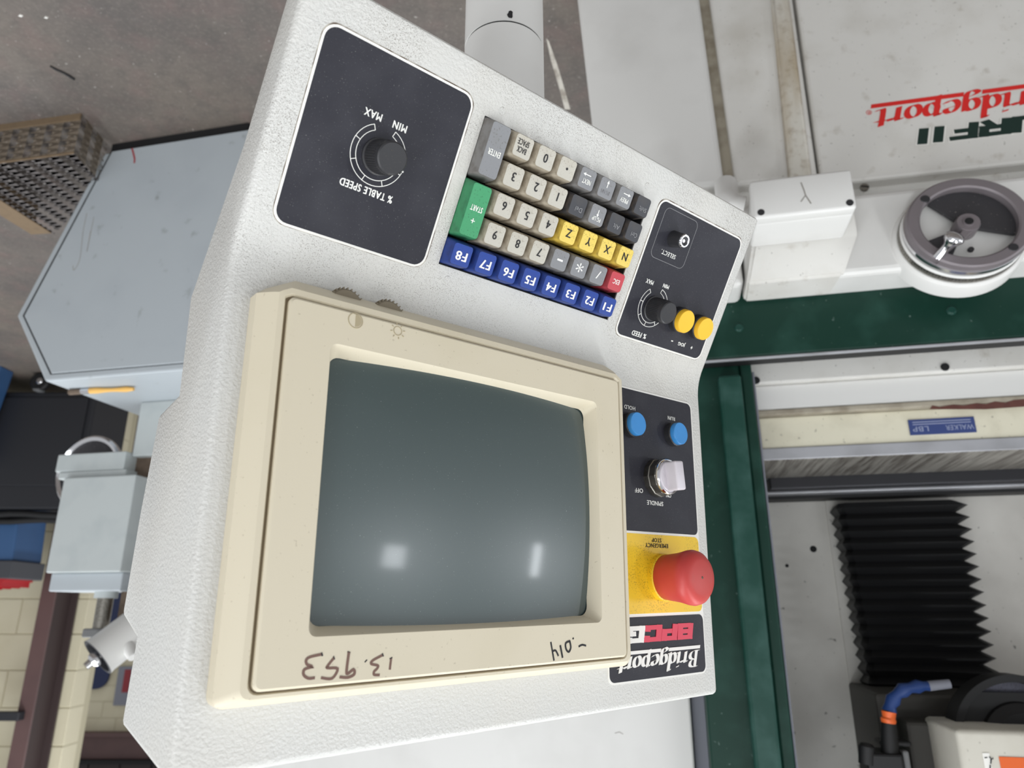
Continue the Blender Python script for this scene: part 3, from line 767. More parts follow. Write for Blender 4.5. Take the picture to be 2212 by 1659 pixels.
# block letters SURF II, pale edge behind dark green faces
BL = {'S': (0.82, [[(0.68, 0.88), (0.12, 0.88), (0.12, 0.5), (0.68, 0.5), (0.68, 0.12), (0.1, 0.12)]]), 'U': (0.82, [[(0.12, 1.0), (0.12, 0.12), (0.68, 0.12), (0.68, 1.0)]]),
      'R': (0.82, [[(0.12, 0), (0.12, 0.88), (0.66, 0.88), (0.66, 0.46), (0.12, 0.46)], [(0.42, 0.46), (0.68, 0.0)]]), 'F': (0.76, [[(0.12, 0), (0.12, 0.88), (0.7, 0.88)], [(0.12, 0.46), (0.6, 0.46)]]),
      'I': (0.40, [[(0.13, 0), (0.13, 1.0)]]), ' ': (0.10, []), 
      'B': (0.86, [[(0.12, 0.0), (0.12, 0.87), (0.66, 0.87), (0.68, 0.5), (0.12, 0.5)], [(0.68, 0.5), (0.7, 0.13), (0.12, 0.13)]]), 'P': (0.84, [[(0.13, 0), (0.13, 0.86), (0.68, 0.86), (0.68, 0.42), (0.13, 0.42)]]),
      'C': (0.84, [[(0.72, 0.62), (0.72, 0.86), (0.13, 0.86), (0.13, 0.14), (0.72, 0.14), (0.72, 0.38)]]), 'G': (0.84, [[(0.72, 0.66), (0.72, 0.86), (0.13, 0.86), (0.13, 0.14), (0.72, 0.14), (0.72, 0.46), (0.42, 0.46)]])}
def block_word(word, cap, wd, slant=0.2, t=0.0004, z=0.0, grow=0.0):
    bm = bmesh.new(); x = 0.0
    for ch in word:
        w, strokes = BL[ch]
        for s in strokes:
            for a, b in zip(s, s[1:]):
                d = Vector((b[0] - a[0], b[1] - a[1])).normalized() * (wd / 2 if len(s) > 2 else 0)
                a2 = (a[0] - (d.x if a != s[0] else 0) - grow * 0.5 * (d.x and math.copysign(1, d.x) or 0), a[1] - (d.y if a != s[0] else 0))
                b2 = (b[0] + (d.x if b != s[-1] else 0), b[1] + (d.y if b != s[-1] else 0))
                if grow:
                    dd = Vector((b[0] - a[0], b[1] - a[1])).normalized() * grow
                    a2 = (a2[0] - dd.x, a2[1] - dd.y); b2 = (b2[0] + dd.x, b2[1] + dd.y)
                ribbon(bm, [((x + a2[0] + slant * a2[1]) * cap, a2[1] * cap), ((x + b2[0] + slant * b2[1]) * cap, b2[1] * cap)], (wd + 2 * grow) * cap, t, z=z)
        x += w
    return bm, x * cap
pe2 = GM @ G3(1992, 312, LB); ps2 = GM @ G3(2212, 280, LB)
xa2 = (pe2 - ps2).normalized()
cap = 0.040
pe2 = GM @ G3(1984, 279, LB); ps2 = GM @ G3(2200, 252, LB)
capv = (G3(1984, 312, LB).z - G3(1992, 277, LB).z); cap = abs(capv)
bm, wid2 = block_word('SURF II', cap, 0.26, 0.13)
FM2 = frame_on_plane(pe2 - (pe2 - ps2).normalized() * (wid2 * 1.95 - cap * 0.25), pe2, -GQ) @ Matrix.Diagonal((1.95, 1, 1, 1))
obj('green_lettering', bm, 'logo_green', big_panel, FM2 @ Matrix.Translation((0, 0, 0.0005)))
bm, _ = block_word('SURF II', cap, 0.26, 0.13, grow=0.035)
obj('lettering_edge', bm, 'white_border', big_panel, FM2)

# ================================================================== control console
console = thing('control_console', 'off-white machine control console with cream monitor, coloured keyboard and red stop button', 'control console', KM @ Vector((0.13, -0.112, -0.03)))
HW0, HW1 = -0.1452, 0.2640
c28, s28 = math.cos(TH), math.sin(TH)
def mk(m, z=0.0): return (0.038 + m * c28 - z * s28, -0.009 + m * s28 + z * c28)
prof = [(-0.1135, -0.009)]
# soft fold between keyboard panel and monitor panel
for k in range(9):
    a = TH * k / 8
    Rf = 0.050; tl = Rf * math.tan(TH / 2)
    prof.append((0.038 - tl + Rf * math.sin(a), -0.009 + Rf * (1 - math.cos(a))))
prof += [mk(0.2545), (0.298, 0.026), (0.256, 0.010), (0.266, -0.030), (0.208, -0.053), (0.151, -0.070), (0.127, -0.038), (0.076, -0.070), (-0.02, -0.044), (-0.106, -0.036)]
bm = bmesh.new()
prism([(HW0, v, n) for v, n in prof], (HW1 - HW0, 0, 0), bm)
bm.normal_update()
es = []
for e in bm.edges:
    if len(e.link_faces) == 2:
        ang = e.link_faces[0].normal.angle(e.link_faces[1].normal)
        if ang > D2R(20): es.append(e)
bmesh.ops.bevel(bm, geom=es, offset=0.0045, segments=3, affect='EDGES', profile=0.5, clamp_overlap=True)
housing = obj('housing', bm, 'housing_paint', console, KM)
CUT = (-0.0135, 0.1422, -0.0850, 0.0095)
cutter = obj('cutter', box(CUT[0], CUT[1], CUT[2], CUT[3], -0.030, 0.014), None, None, KM)
md = housing.modifiers.new('keyboard_opening', 'BOOLEAN'); md.operation = 'DIFFERENCE'; md.object = cutter; md.solver = 'EXACT'
bpy.context.view_layer.update()
me = bpy.data.meshes.new_from_object(housing.evaluated_get(bpy.context.evaluated_depsgraph_get()))
housing.modifiers.clear(); housing.data = me
me.polygons.foreach_set('use_smooth', [True] * len(me.polygons)); me.set_sharp_from_angle(angle=D2R(35))
me.materials.clear(); me.materials.append(MATS['housing_paint'])
bpy.data.objects.remove(cutter)
# black tray in the opening
bm = bmesh.new(); t = 0.0008
box(CUT[0], CUT[1], CUT[2], CUT[3], -0.0298, -0.027, 0, 2, bm)
box(CUT[0], CUT[0] + t, CUT[2], CUT[3], -0.0298, -0.0098, 0, 2, bm); box(CUT[1] - t, CUT[1], CUT[2], CUT[3], -0.0298, -0.0098, 0, 2, bm)
box(CUT[0], CUT[1], CUT[2], CUT[2] + t, -0.0298, -0.0098, 0, 2, bm); box(CUT[0], CUT[1], CUT[3] - t, CUT[3], -0.0298, -0.0098, 0, 2, bm)
obj('key_tray', bm, 'recess_black', console, KM)

# --- keys
PIT = 0.01905
def key_mesh(hv):
    bm = bmesh.new()
    w0, w1, h0, h1 = 0.0091, 0.0069, hv + 0.0091, hv + 0.0066
    lv = [(w0, h0, -0.0165), (w0, h0, -0.0145), (w1 + 0.0005, h1 + 0.0005, -0.0012), (w1, h1, 0.0)]
    loops = []
    for i, (w, h, z) in enumerate(lv):
        r = 0.0012 if i < 2 else 0.0018
        loops.append([bm.verts.new(p) for p in rrect(-w, w, -h, h, r, z, 3)])
    n = len(loops[0])
    for A, B in zip(loops, loops[1:]):
        for k in range(n): bm.faces.new((A[k], A[(k + 1) % n], B[(k + 1) % n], B[k]))
    # slightly dished top
    c = [bm.verts.new(p) for p in rrect(-w1 * 0.6, w1 * 0.6, -h1 + w1 * 0.4, h1 - w1 * 0.4, 0.0018, -0.0002, 3)]
    for k in range(n): bm.faces.new((loops[-1][k], loops[-1][(k + 1) % n], c[(k + 1) % n], c[k]))
    bm.faces.new(c)
    bmesh.ops.recalc_face_normals(bm, faces=bm.faces)
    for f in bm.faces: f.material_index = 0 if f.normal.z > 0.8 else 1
    me = bpy.data.meshes.new('key'); bm.to_mesh(me); bm.free()
    me.polygons.foreach_set('use_smooth', [True] * len(me.polygons)); me.set_sharp_from_angle(angle=D2R(40))
    return me
KEYM = {}
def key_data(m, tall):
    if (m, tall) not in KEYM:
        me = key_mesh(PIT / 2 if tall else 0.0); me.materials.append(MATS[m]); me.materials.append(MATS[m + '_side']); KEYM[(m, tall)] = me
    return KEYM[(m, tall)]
def arrow_mesh(d, s=0.005):
    bm = bmesh.new()
    ribbon(bm, [(-d * s / 2, 0), (d * s / 2, 0)], 0.0006)
    prism([(d * s / 2, 0.0011, 0), (d * s / 2 + d * 0.0022, 0, 0), (d * s / 2, -0.0011, 0)], (0, 0, 0.0002), bm)
    return bm
CREAM, GREY, BLK, BLU, YEL = 'key_cream', 'key_grey', 'key_black', 'key_blue', 'key_yellow'
def fk(n): return (BLU, 'blue F%d key' % n, [('F%d' % n, 0.0084, 0.0058, 0, 0.0006, 'white_ink', 0.012)])
def dg(s): return (CREAM, 'cream %s key' % s, [(s, None, 0.0056, 0, 0, 'black_ink', 0.006)])
def ax_(s): return (YEL, 'yellow %s key' % s, [(s, None, 0.0056, 0, 0, 'black_ink', 0.006)])
def mod(s): return (BLK, 'black %s key' % s, [(s, 0.0062 if len(s) < 5 else 0.0074, 0.0032, -0.0012, 0.0018, 'grey_ink', 0.0)])
ROWS = [
    [fk(n) for n in range(1, 9)],
    [('key_red', 'red ESC key', [('ESC', 0.0066, 0.0036, 0, 0, 'white_ink', 0.006)]), (GREY, 'grey slash key', [('/', 0.0036, 0.0058, 0, 0, 'white_ink', 0.0)]), (GREY, 'grey asterisk key', [('*', 0.0066, 0.0066, 0, 0, 'white_ink', 0.0)]),
     (GREY, 'grey minus key', [('-', 0.0050, 0.0013, 0, 0, 'white_ink', 0.0)]), dg('7'), dg('8'), dg('9')],
    [ax_('N'), ax_('X'), ax_('Y'), ax_('Z'), dg('4'), dg('5'), dg('6')],
    [mod('Ctrl'), mod('Alt'), (GREY, 'grey page up key', [('PG UP', 0.0080, 0.0030, 0, 0.0026, 'white_ink', 0.004), ('UPARROW', 0, 0, 0, -0.0022, 'white_ink', 0)]), mod('Del'), dg('1'), dg('2'), dg('3')],
    [mod('Shift'), (GREY, 'grey PREV key', [('PREV', 0.0078, 0.0032, 0, 0.0018, 'white_ink', 0.004), ('LARROW', 0, 0, 0, -0.0026, 'white_ink', 0)]),
     (GREY, 'grey page down key', [('PG DN', 0.0080, 0.0028, 0, 0.0026, 'grey_ink', 0.0), ('DNARROW', 0, 0, 0, -0.002, 'white_ink', 0)]),
     (GREY, 'grey NEXT key', [('NEXT', 0.0078, 0.0032, 0, 0.0018, 'white_ink', 0.004), ('RARROW', 0, 0, 0, -0.0026, 'white_ink', 0)]),
     (CREAM, 'cream point key', [('.', 0.0017, 0.0017, 0, 0, 'black_ink', 0.0)]), dg('0'), (CREAM, 'cream BACK SPACE key', [('BACK', 0.0074, 0.0036, 0.0006, 0.0022, 'black_ink', 0.0), ('SPACE', 0.0090, 0.0036, 0.0006, -0.0024, 'black_ink', 0.0)])],
]
TALL = [(7, 1.5, 'key_green', 'tall green START key', [('START', 0.0090, 0.0036, 0.0, -0.0015, 'white_ink', 0.008), ('+', 0.0030, 0.0030, 0.0, 0.0062, 'white_ink', 0.0)]),
        (7, 3.5, 'key_grey', 'tall grey ENTER key', [('ENTER', 0.0094, 0.0036, 0.0, 0.0015, 'white_ink', 0.008)])]
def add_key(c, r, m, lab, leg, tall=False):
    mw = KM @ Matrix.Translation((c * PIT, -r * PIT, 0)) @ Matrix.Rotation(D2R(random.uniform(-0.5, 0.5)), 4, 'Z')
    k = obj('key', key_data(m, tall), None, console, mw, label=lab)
    for s, w, h, x, y, ink, bold in leg:
        z = -0.0001
        lm = mw @ Matrix.Translation((x, y, z))
        if s == 'LARROW': obj('legend', arrow_mesh(-1), ink, k, lm)
        elif s == 'RARROW': obj('legend', arrow_mesh(1), ink, k, lm)
        elif s in ('UPARROW', 'DNARROW'):
            sg = 1 if s == 'UPARROW' else -1
            obj('legend', arrow_mesh(1, 0.003), ink, k, lm @ Matrix.Rotation(D2R(90 * sg), 4, 'Z'))
        else:
            obj('legend', text_mesh(s, w, h, bold).copy(), ink, k, lm)
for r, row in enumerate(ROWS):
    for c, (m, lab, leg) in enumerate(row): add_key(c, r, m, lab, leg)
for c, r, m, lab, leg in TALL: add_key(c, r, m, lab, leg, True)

# --- black control plates on the keyboard panel
PN = -0.009
def plate(name, x0, x1, y0, y1, r, M, z, border=0.0014, face='black_panel', label=None):
    p = obj(name, prism(rrect(x0, x1, y0, y1, r, z), (0, 0, 0.0006)), 'white_border', console, M, label=label)
    obj('grime', prism(rrect(x0 - 0.0008, x1 + 0.0004, y0 - 0.0008, y1 + 0.0003, r, z - 0.0002), (0, 0, 0.0003)), 'grime', p, M)
    obj('plate_face', prism(rrect(x0 + border, x1 - border, y0 + border, y1 - border, r - border, z + 0.0006), (0, 0, 0.0002)), face, p, M)
    return p
tsp = plate('table_speed_plate', 0.1520, 0.2490, -0.0922, 0.0162, 0.0085, KM, PN)
fdp = plate('feed_plate', -0.1325, -0.0238, -0.0908, 0.0184, 0.0075, KM, PN)
ZK = PN + 0.0009
def print_on(parent, s, x, y, w, h, M, z, ink='white_ink', bold=0.01, rot=0.0):
    return obj('printing', text_mesh(s, w, h, bold).copy(), ink, parent, M @ Matrix.Translation((x, y, z)) @ Matrix.Rotation(rot, 4, 'Z'))
def kp_print(parent, s, px, w, h, bold=0.01, ink='white_ink'):
    x, y = KP(*px, ZK); return print_on(parent, s, x, y, w, h, KM, ZK, ink, bold)
kp_print(tsp, 'MAX', (806.3, 247.3), 0.0108, 0.0042, 0.014)
kp_print(tsp, 'MIN', (863.7, 274), 0.0090, 0.0042, 0.014)
kp_print(tsp, '% TABLE SPEED', (792, 412), 0.0335, 0.0043, 0.014)
def dial_ring(parent, c, r0, r1, M, z, a0, a1, ticks):
    bm = bmesh.new(); w = 0.00042
    arc = lambda r: [(c[0] + r * math.cos(D2R(a0 + (a1 - a0) * k / 40)), c[1] + r * math.sin(D2R(a0 + (a1 - a0) * k / 40))) for k in range(41)]
    ribbon(bm, arc(r1), w); ribbon(bm, arc(r0), w)
    for k in range(ticks + 1):
        a = D2R(a0 + (a1 - a0) * k / ticks)
        ribbon(bm, [(c[0] + r0 * math.cos(a), c[1] + r0 * math.sin(a)), (c[0] + r1 * math.cos(a), c[1] + r1 * math.sin(a))], w)
    return obj('dial_scale', bm, 'white_ink', parent, M @ Matrix.Translation((0, 0, z)))
kc1 = KP(817.6, 336.3, ZK)
def ang(c, px):
    q = KP(*px, ZK); return math.degrees(math.atan2(q[1] - c[1], q[0] - c[0]))
dial_ring(tsp, kc1, 0.0138, 0.0170, KM, ZK, ang(kc1, (809.5, 272.5)), ang(kc1, (850.2, 291.5)) % 360, 7)
kc2 = KP(1410, 663.7, ZK)
dial_ring(fdp, kc2, 0.0128, 0.0160, KM, ZK, ang(kc2, (1403.5, 621)), ang(kc2, (1428, 630)) % 360, 7)
def knob(name, M, c, r, h, z, label, pointer=None):
    mw = M @ Matrix.Translation((c[0], c[1], z))
    k = obj(name, lathe([(0, h), (r * 0.88, h), (r * 0.97, h - 0.0006), (r, h - 0.002), (r * 1.02, 0.0015), (r * 1.02, 0), (0, 0)], 48), 'black_plastic', console, mw, 35, label)
    bm = bmesh.new()
    for i in range(44):
        a = 2 * math.pi * i / 44
        m4 = Matrix.Rotation(a, 4, 'Z')
        vs = [bm.verts.new(m4 @ Vector(p)) for p in ((r * 0.99, -0.00032, 0.003), (r * 1.05, 0, 0.003), (r * 0.99, 0.00032, 0.003), (r * 0.99, -0.00032, h - 0.004), (r * 1.04, 0, h - 0.004), (r * 0.99, 0.00032, h - 0.004))]
        bm.faces.new((vs[0], vs[1], vs[4], vs[3])); bm.faces.new((vs[1], vs[2], vs[5], vs[4])); bm.faces.new((vs[3], vs[4], vs[5])); bm.faces.new((vs[0], vs[2], vs[1]))
    obj('knurling', bm, 'black_plastic', k, mw)['kind'] = 'stuff'
    obj('skirt', lathe([(r * 1.02, 0), (r * 1.12, 0), (r * 1.12, 0.0012), (r * 1.02, 0.0016), (r * 1.02, 0)], 48), 'black_plastic', k, mw, 30)
    if pointer is not None:
        pm = mw @ Matrix.Rotation(pointer, 4, 'Z')
        obj('pointer', prism([(r * 0.95, -0.0028, 0.008), (r * 1.32, -0.0006, 0.008), (r * 1.32, 0.0006, 0.008), (r * 0.95, 0.0028, 0.008)], (0, 0, 0.004), None, 0.0004, 1), 'black_plastic', k, pm)
        obj('pointer_line', box(r * 1.12, r * 1.31, -0.0005, 0.0005, 0.012, 0.0122), 'white_ink', k, pm)
    return k
kn1 = KP(847.5, 341.7, PN + 0.019)
knob('table_speed_knob', KM, kn1, 0.0093, 0.019, PN + 0.0008, 'black knurled table speed knob', D2R(160))
kn2 = KP(1443.6, 675.9, PN + 0.018)
knob('feed_knob', KM, kn2, 0.0090, 0.018, PN + 0.0008, 'black feed knob beside the yellow buttons')
kp_print(fdp, 'MAX', (1403.6, 608.8), 0.0086, 0.0034, 0.012)
kp_print(fdp, 'MIN', (1438.5, 618.5), 0.0070, 0.0031, 0.010)
kp_print(fdp, '% FEED', (1380.3, 722.7), 0.0170, 0.0040, 0.012)
kp_print(fdp, 'JOG', (1472.7, 743), 0.0092, 0.0038, 0.012)
kp_print(fdp, '-', (1451.7, 736.6), 0.0022, 0.0009, 0.0)
kp_print(fdp, '+', (1493.7, 751), 0.0026, 0.0026, 0.01)
kp_print(fdp, 'SELECT.', (1443.6, 549.3), 0.0176, 0.0034, 0.0)
# outline around the select switch
pts = [KP(x, y, ZK) for x, y in ((1438.6, 452), (1507, 479.7), (1474, 581), (1405.7, 553))]
ux0 = min(p[0] for p in pts) ; ux1 = max(p[0] for p in pts); uy0 = min(p[1] for p in pts); uy1 = max(p[1] for p in pts)
rr = rrect(ux0, ux1, uy0, uy1, 0.005)
bm = bmesh.new(); ribbon(bm, [(p[0], p[1]) for p in rr] + [(rr[0][0], rr[0][1])], 0.0003)
obj('outline', bm, 'grey_ink', fdp, KM @ Matrix.Translation((0, 0, ZK - 0.00012)))
sc = KP(1452.5, 516, PN)
sm = KM @ Matrix.Translation((sc[0], sc[1], PN + 0.0008))
sel = obj('select_socket', lathe([(0, 0), (0.0066, 0), (0.0060, 0.005), (0.0053, 0.0105), (0.0048, 0.0108), (0, 0.0108)], 32), 'black_plastic', console, sm, 30, 'black select socket with bright ring')
obj('socket_ring', lathe([(0.0034, 0.0108), (0.0050, 0.0108), (0.0053, 0.0116), (0.0048, 0.0125), (0.0036, 0.0125), (0.0034, 0.0108)], 32), 'chrome', sel, sm, 40)
obj('socket_core', lathe([(0, 0.0114), (0.0013, 0.0114), (0.0016, 0.011), (0.0016, 0.0105), (0, 0.0105)], 16), 'chrome', sel, sm, 40)
def push_button(name, M, c, z, r, h, cap, label, base='black_plastic'):
    mw = M @ Matrix.Translation((c[0], c[1], z))
    b = obj(name, lathe([(0, 0), (r * 1.06, 0), (r * 1.06, h * 0.52), (r * 1.0, h * 0.60), (0, h * 0.60)], 40), base, console, mw, 30, label)
    obj('button_cap', lathe([(r * 0.99, h * 0.58), (r * 0.98, h * 0.93), (r * 0.93, h), (0, h)], 40), cap, b, mw, 35)
    return b
for cx, lab in (((1482.8, 694.9), 'round yellow jog button next to the feed knob'), ((1524, 710.8), 'round yellow jog button by the panel corner')):
    c = KP(*cx, PN + 0.011)
    push_button('jog_button', KM, c, PN + 0.0008, 0.0098, 0.0105, 'cap_yellow', lab)
# bent sheet marks round the keyboard: four flush studs
for (x, y) in ((1085, 240), (1398, 402), (966, 604)):
    u, v = KP(x, y, PN)
    obj('stud', lathe([(0, 0.0004), (0.0022, 0.0004), (0.0026, 0.0), (0, 0.0)], 20), 'housing_paint', console, KM @ Matrix.Translation((u, v, PN)), 40)

# --- printed plates on the monitor panel
mplate = obj('button_plate', prism(rrect(-0.1305, -0.0180, 0.0195, 0.2370, 0.0055, 0.0), (0, 0, 0.0006)), 'white_border', console, MM)
ZM = 0.0009
def mface(y0, y1, m, x0=-0.1292):
    return obj('plate_face', prism(rrect(x0, -0.0192, y0, y1, 0.0048, 0.0006), (0, 0, 0.0002)), m, mplate, MM)
mface(0.0208, 0.1312, 'black_panel'); mface(0.1330, 0.1908, 'stop_yellow'); mface(0.1930, 0.2357, 'black_panel')
def mp_print(s, px, w, h, bold=0.0, ink='white_ink'):
    x, y = MP(*px, ZM); return print_on(mplate, s, x, y, w, h, MM, ZM, ink, bold)
mp_print('HOLD', (1360, 880.6), 0.0128, 0.0032, 0.004)
mp_print('RUN', (1450, 903.8), 0.0092, 0.0032, 0.004)
mp_print('OFF', (1380, 1059.5), 0.0094, 0.0034, 0.006)
mp_print('ON', (1444, 1070), 0.0064, 0.0034, 0.006)
mp_print('SPINDLE', (1415, 1087), 0.0196, 0.0034, 0.004)
mp_print('STOP', (1418.3, 1167), 0.0112, 0.0032, 0.004, 'black_ink')
mp_print('EMERGENCY', (1418.8, 1178.6), 0.0272, 0.0032, 0.004, 'black_ink')
for cx, lab, nm in (((1379, 915), 'round blue HOLD button beside the monitor', 'hold_button'), ((1470.5, 936), 'round blue RUN button near the plate edge', 'run_button')):
    c = MP(*cx, 0.0100)
    push_button(nm, MM, c, 0.0008, 0.0093, 0.0095, 'cap_blue', lab)
# spindle selector
c = MP(1421, 1034, 0.0)
sm = MM @ Matrix.Translation((c[0] + 0.0035, c[1], 0.0008))
sp = obj('spindle_switch', lathe([(0, 0), (0.0152, 0), (0.0152, 0.0045), (0.0146, 0.0050), (0.0146, 0.0105), (0.0138, 0.0120), (0.0128, 0.0122), (0.0122, 0.0105), (0, 0.0105)], 12), 'dull_metal', console, sm, 20, 'metal spindle switch with pale lever')
obj('switch_ring', lathe([(0.0122, 0.0108), (0.0122, 0.0135), (0.0132, 0.0138), (0.0141, 0.0128), (0.0143, 0.0108)], 48), 'chrome', sp, sm, 40)
obj('switch_disc', lathe([(0, 0.0142), (0.0112, 0.0142), (0.0120, 0.0132), (0.0120, 0.0105), (0, 0.0105)], 40), 'switch_white', sp, sm, 40)
obj('switch_lever', prism([(-0.0052, -0.0112, 0.013), (0.0052, -0.0112, 0.013), (0.0052, 0.0112, 0.013), (-0.0052, 0.0112, 0.013)], (0, 0, 0.0115), None, 0.0016, 3), 'switch_white', sp, sm @ Matrix.Rotation(D2R(6), 4, 'Z'), 40)
# emergency stop mushroom
c0 = MP(1429.6, 1247, 0.0)
em_m = MM @ Matrix.Translation((c0[0] + 0.0005, c0[1], 0.0008))
es = obj('emergency_stop', lathe([(0, 0.0368), (0.0120, 0.0366), (0.0164, 0.0354), (0.0190, 0.0326), (0.0200, 0.0292), (0.0197, 0.0258), (0.0187, 0.0215), (0.0180, 0.0175), (0.0174, 0.0120), (0.0167, 0.0050), (0.0162, 0.0045), (0, 0.0045)], 64), 'stop_red', console, em_m, 60, 'red mushroom emergency stop button')
obj('stop_collar', lathe([(0, 0.0046), (0.0168, 0.0046), (0.0175, 0.0040), (0.0175, 0.0), (0, 0.0)], 48), 'stop_yellow', es, em_m, 30)
obj('stop_dimple', lathe([(0, 0.0371), (0.0009, 0.0370), (0.0012, 0.0366), (0, 0.0364)], 16), 'rusty', es, em_m)
# BPCG and script logo on the black plate
capH = 0.0118
for s, m, dx in (('BPC', 'logo_red', 0.0), ('G', 'white_border', None)):
    bm, wd = block_word(s, capH, 0.28, 0.12)
    if dx is not None:
        x0 = MP(1498, 1375, ZM)[0]; wtot = wd
        y0 = MP(1450, 1348, ZM)[1]; sx = (MP(1395, 1362, ZM)[0] - x0) / wd
        xo = x0
    else:
        xo = x0 + wtot * sx + 0.0008
    obj('logo_letters', bm, m, mplate, MM @ Matrix.Translation((xo, y0, ZM)) @ Matrix.Diagonal((sx, 0.98, 1, 1)))
bm, wid = script_word('Bridgeport', 1.0); bm.free()
xL = MP(1511, 1425, ZM)[0]; xR = MP(1358, 1418, ZM)[0]
em = (xR - xL) / (wid * 0.88)
bm, wid = script_word('Bridgeport', em)
yb = MP(1440, 1411, ZM)[1]
obj('script_logo', bm, 'white_border', mplate, MM @ Matrix.Translation((xL, yb, ZM)) @ Matrix.Diagonal((1, 0.70, 1, 1)))

# --- monitor
MH = 0.020
OX0, OX1, OY0, OY1 = -0.0297, 0.2512, 0.0103, 0.2240
def mon_outline(d, z, cham=0.020, r=0.005):
    x0, x1, y0, y1 = OX0 + d, OX1 - d, OY0 + d, OY1 - d * 0.52
    ch = max(0.0035, cham * (1 - d / 0.0125))
    pts = rrect(x0, x1, y0, y1, r, z, 4)
    top = pts[:10]                                     # both upper corners, rounded
    low = [(x0, y0 + ch * 0.55, z), (x0 + ch * 0.9, y0, z), (x1 - ch, y0, z), (x1 - ch * 0.25, y0 + ch * 0.42, z), (x1, y0 + ch * 0.62, z)]
    return [(p[0], p[1], z) for p in top] + low
bm = bmesh.new(); loops = []
for d, z in ((0, 0.0), (0, 0.009), (0.0012, 0.0108), (0.006, 0.0165), (0.0085, 0.0185), (0.0115, 0.0188)):
    loops.append([bm.verts.new(p) for p in mon_outline(d, z)])
n = len(loops[0])
for A, B in zip(loops, loops[1:]):
    for k in range(n): bm.faces.new((A[k], A[(k + 1) % n], B[(k + 1) % n], B[k]))
bm.faces.new(loops[0][::-1])
# the frame's inner edge drops into the groove
FX0, FX1, FY0, FY1 = -0.0160, 0.2375, 0.0240, 0.2165
inner = [bm.verts.new((p[0], p[1], 0.0172)) for p in mon_outline(0.0125, 0)]
for k in range(n): bm.faces.new((loops[-1][k], loops[-1][(k + 1) % n], inner[(k + 1) % n], inner[k]))
well = [bm.verts.new((p[0], p[1], 0.0025)) for p in mon_outline(0.0130, 0)]
for k in range(n): bm.faces.new((inner[k], inner[(k + 1) % n], well[(k + 1) % n], well[k]))
bm.faces.new(well)
monitor = obj('monitor', bm, 'monitor_cream', console, MM, 30, label='cream desktop monitor set into the console')
bm = bmesh.new()
ga = [[bm.verts.new(p) for p in rrect(FX0 - e, FX1 + e, FY0 - e, FY1 + e, 0.0035 + max(e, 0), z, 5)] for e, z in ((0.0016, 0.0150), (0.0016, 0.0172), (-0.0005, 0.0172), (-0.0005, 0.0150))]
for A, B in zip(ga, ga[1:] + ga[:1]):
    for k in range(len(A)): bm.faces.new((A[k], A[(k + 1) % len(A)], B[(k + 1) % len(A)], B[k]))
obj('groove', bm, 'monitor_groove', monitor, MM)
# face plate with the recessed window
SX0, SX1, SY0, SY1 = 0.0085, 0.2125, 0.0450, 0.1932
bm = bmesh.new()
def ring_loop(x0, x1, y0, y1, r, z): return [bm.verts.new(p) for p in rrect(x0, x1, y0, y1, r, z, 5)]
lo = [ring_loop(FX0, FX1, FY0, FY1, 0.0035, 0.0170), ring_loop(FX0, FX1, FY0, FY1, 0.0035, 0.0195), ring_loop(FX0 + 0.0012, FX1 - 0.0012, FY0 + 0.0012, FY1 - 0.0012, 0.003, MH + 0.0005),
      ring_loop(SX0 - 0.0006, SX1 + 0.0006, SY0 - 0.0006, SY1 + 0.0006, 0.0045, MH + 0.0005), ring_loop(SX0, SX1, SY0, SY1, 0.004, MH - 0.0002), ring_loop(SX0 + 0.0035, SX1 - 0.0035, SY0 + 0.0040, SY1 - 0.0035, 0.006, 0.0105)]
n = len(lo[0])
for A, B in zip(lo, lo[1:]):
    for k in range(n): bm.faces.new((A[k], A[(k + 1) % n], B[(k + 1) % n], B[k]))
obj('face_plate', bm, 'monitor_cream', monitor, MM, 25)
# bulged glass
bm = bmesh.new(); NXg, NYg = 32, 24
gx0, gx1, gy0, gy1 = SX0 + 0.001, SX1 - 0.001, SY0 + 0.001, SY1 - 0.001
def glass_z(x, y):
    a = ((x - (gx0 + gx1) / 2) / ((gx1 - gx0) / 2)); b = ((y - (gy0 + gy1) / 2) / ((gy1 - gy0) / 2))
    return 0.0195 - 0.0060 * a * a - 0.0050 * b * b
gr = [[bm.verts.new((gx0 + (gx1 - gx0) * i / NXg, gy0 + (gy1 - gy0) * j / NYg, glass_z(gx0 + (gx1 - gx0) * i / NXg, gy0 + (gy1 - gy0) * j / NYg))) for j in range(NYg + 1)] for i in range(NXg + 1)]
for i in range(NXg):
    for j in range(NYg): bm.faces.new((gr[i][j], gr[i + 1][j], gr[i + 1][j + 1], gr[i][j + 1]))
obj('screen', bm, 'crt_glass', monitor, MM, 60, label='dark grey curved screen glass')
# adjustment wheels under the monitor and their moulded symbols
for (x, y) in ((747, 647), (838, 673)):
    u, m_ = MP(x, y, 0.010)
    bm = bmesh.new()
    prof_w = [(0, -0.004), (0.0095, -0.004), (0.0105, -0.003), (0.0105, 0.003), (0.0095, 0.004), (0, 0.004)]
    lathe(prof_w, 28, bm)
    for i in range(28):
        a = 2 * math.pi * i / 28; m4 = Matrix.Rotation(a, 4, 'Z')
        prism([m4 @ Vector(p) for p in ((0.0100, -0.0005, -0.0034), (0.0114, -0.0003, -0.003), (0.0114, 0.0003, -0.003), (0.0100, 0.0005, -0.0034))], (0, 0, 0.0066), bm)
    obj('adjust_wheel', bm, 'wheel_brown', monitor, MM @ Matrix.Translation((u, 0.0115 + 0.0068, 0.0085)), 30)
u, m_ = MP(767, 693, MH)
bm = bmesh.new(); ribbon(bm, [(0.0043 * math.cos(D2R(k * 15)), 0.0043 * math.sin(D2R(k * 15))) for k in range(25)], 0.0005)
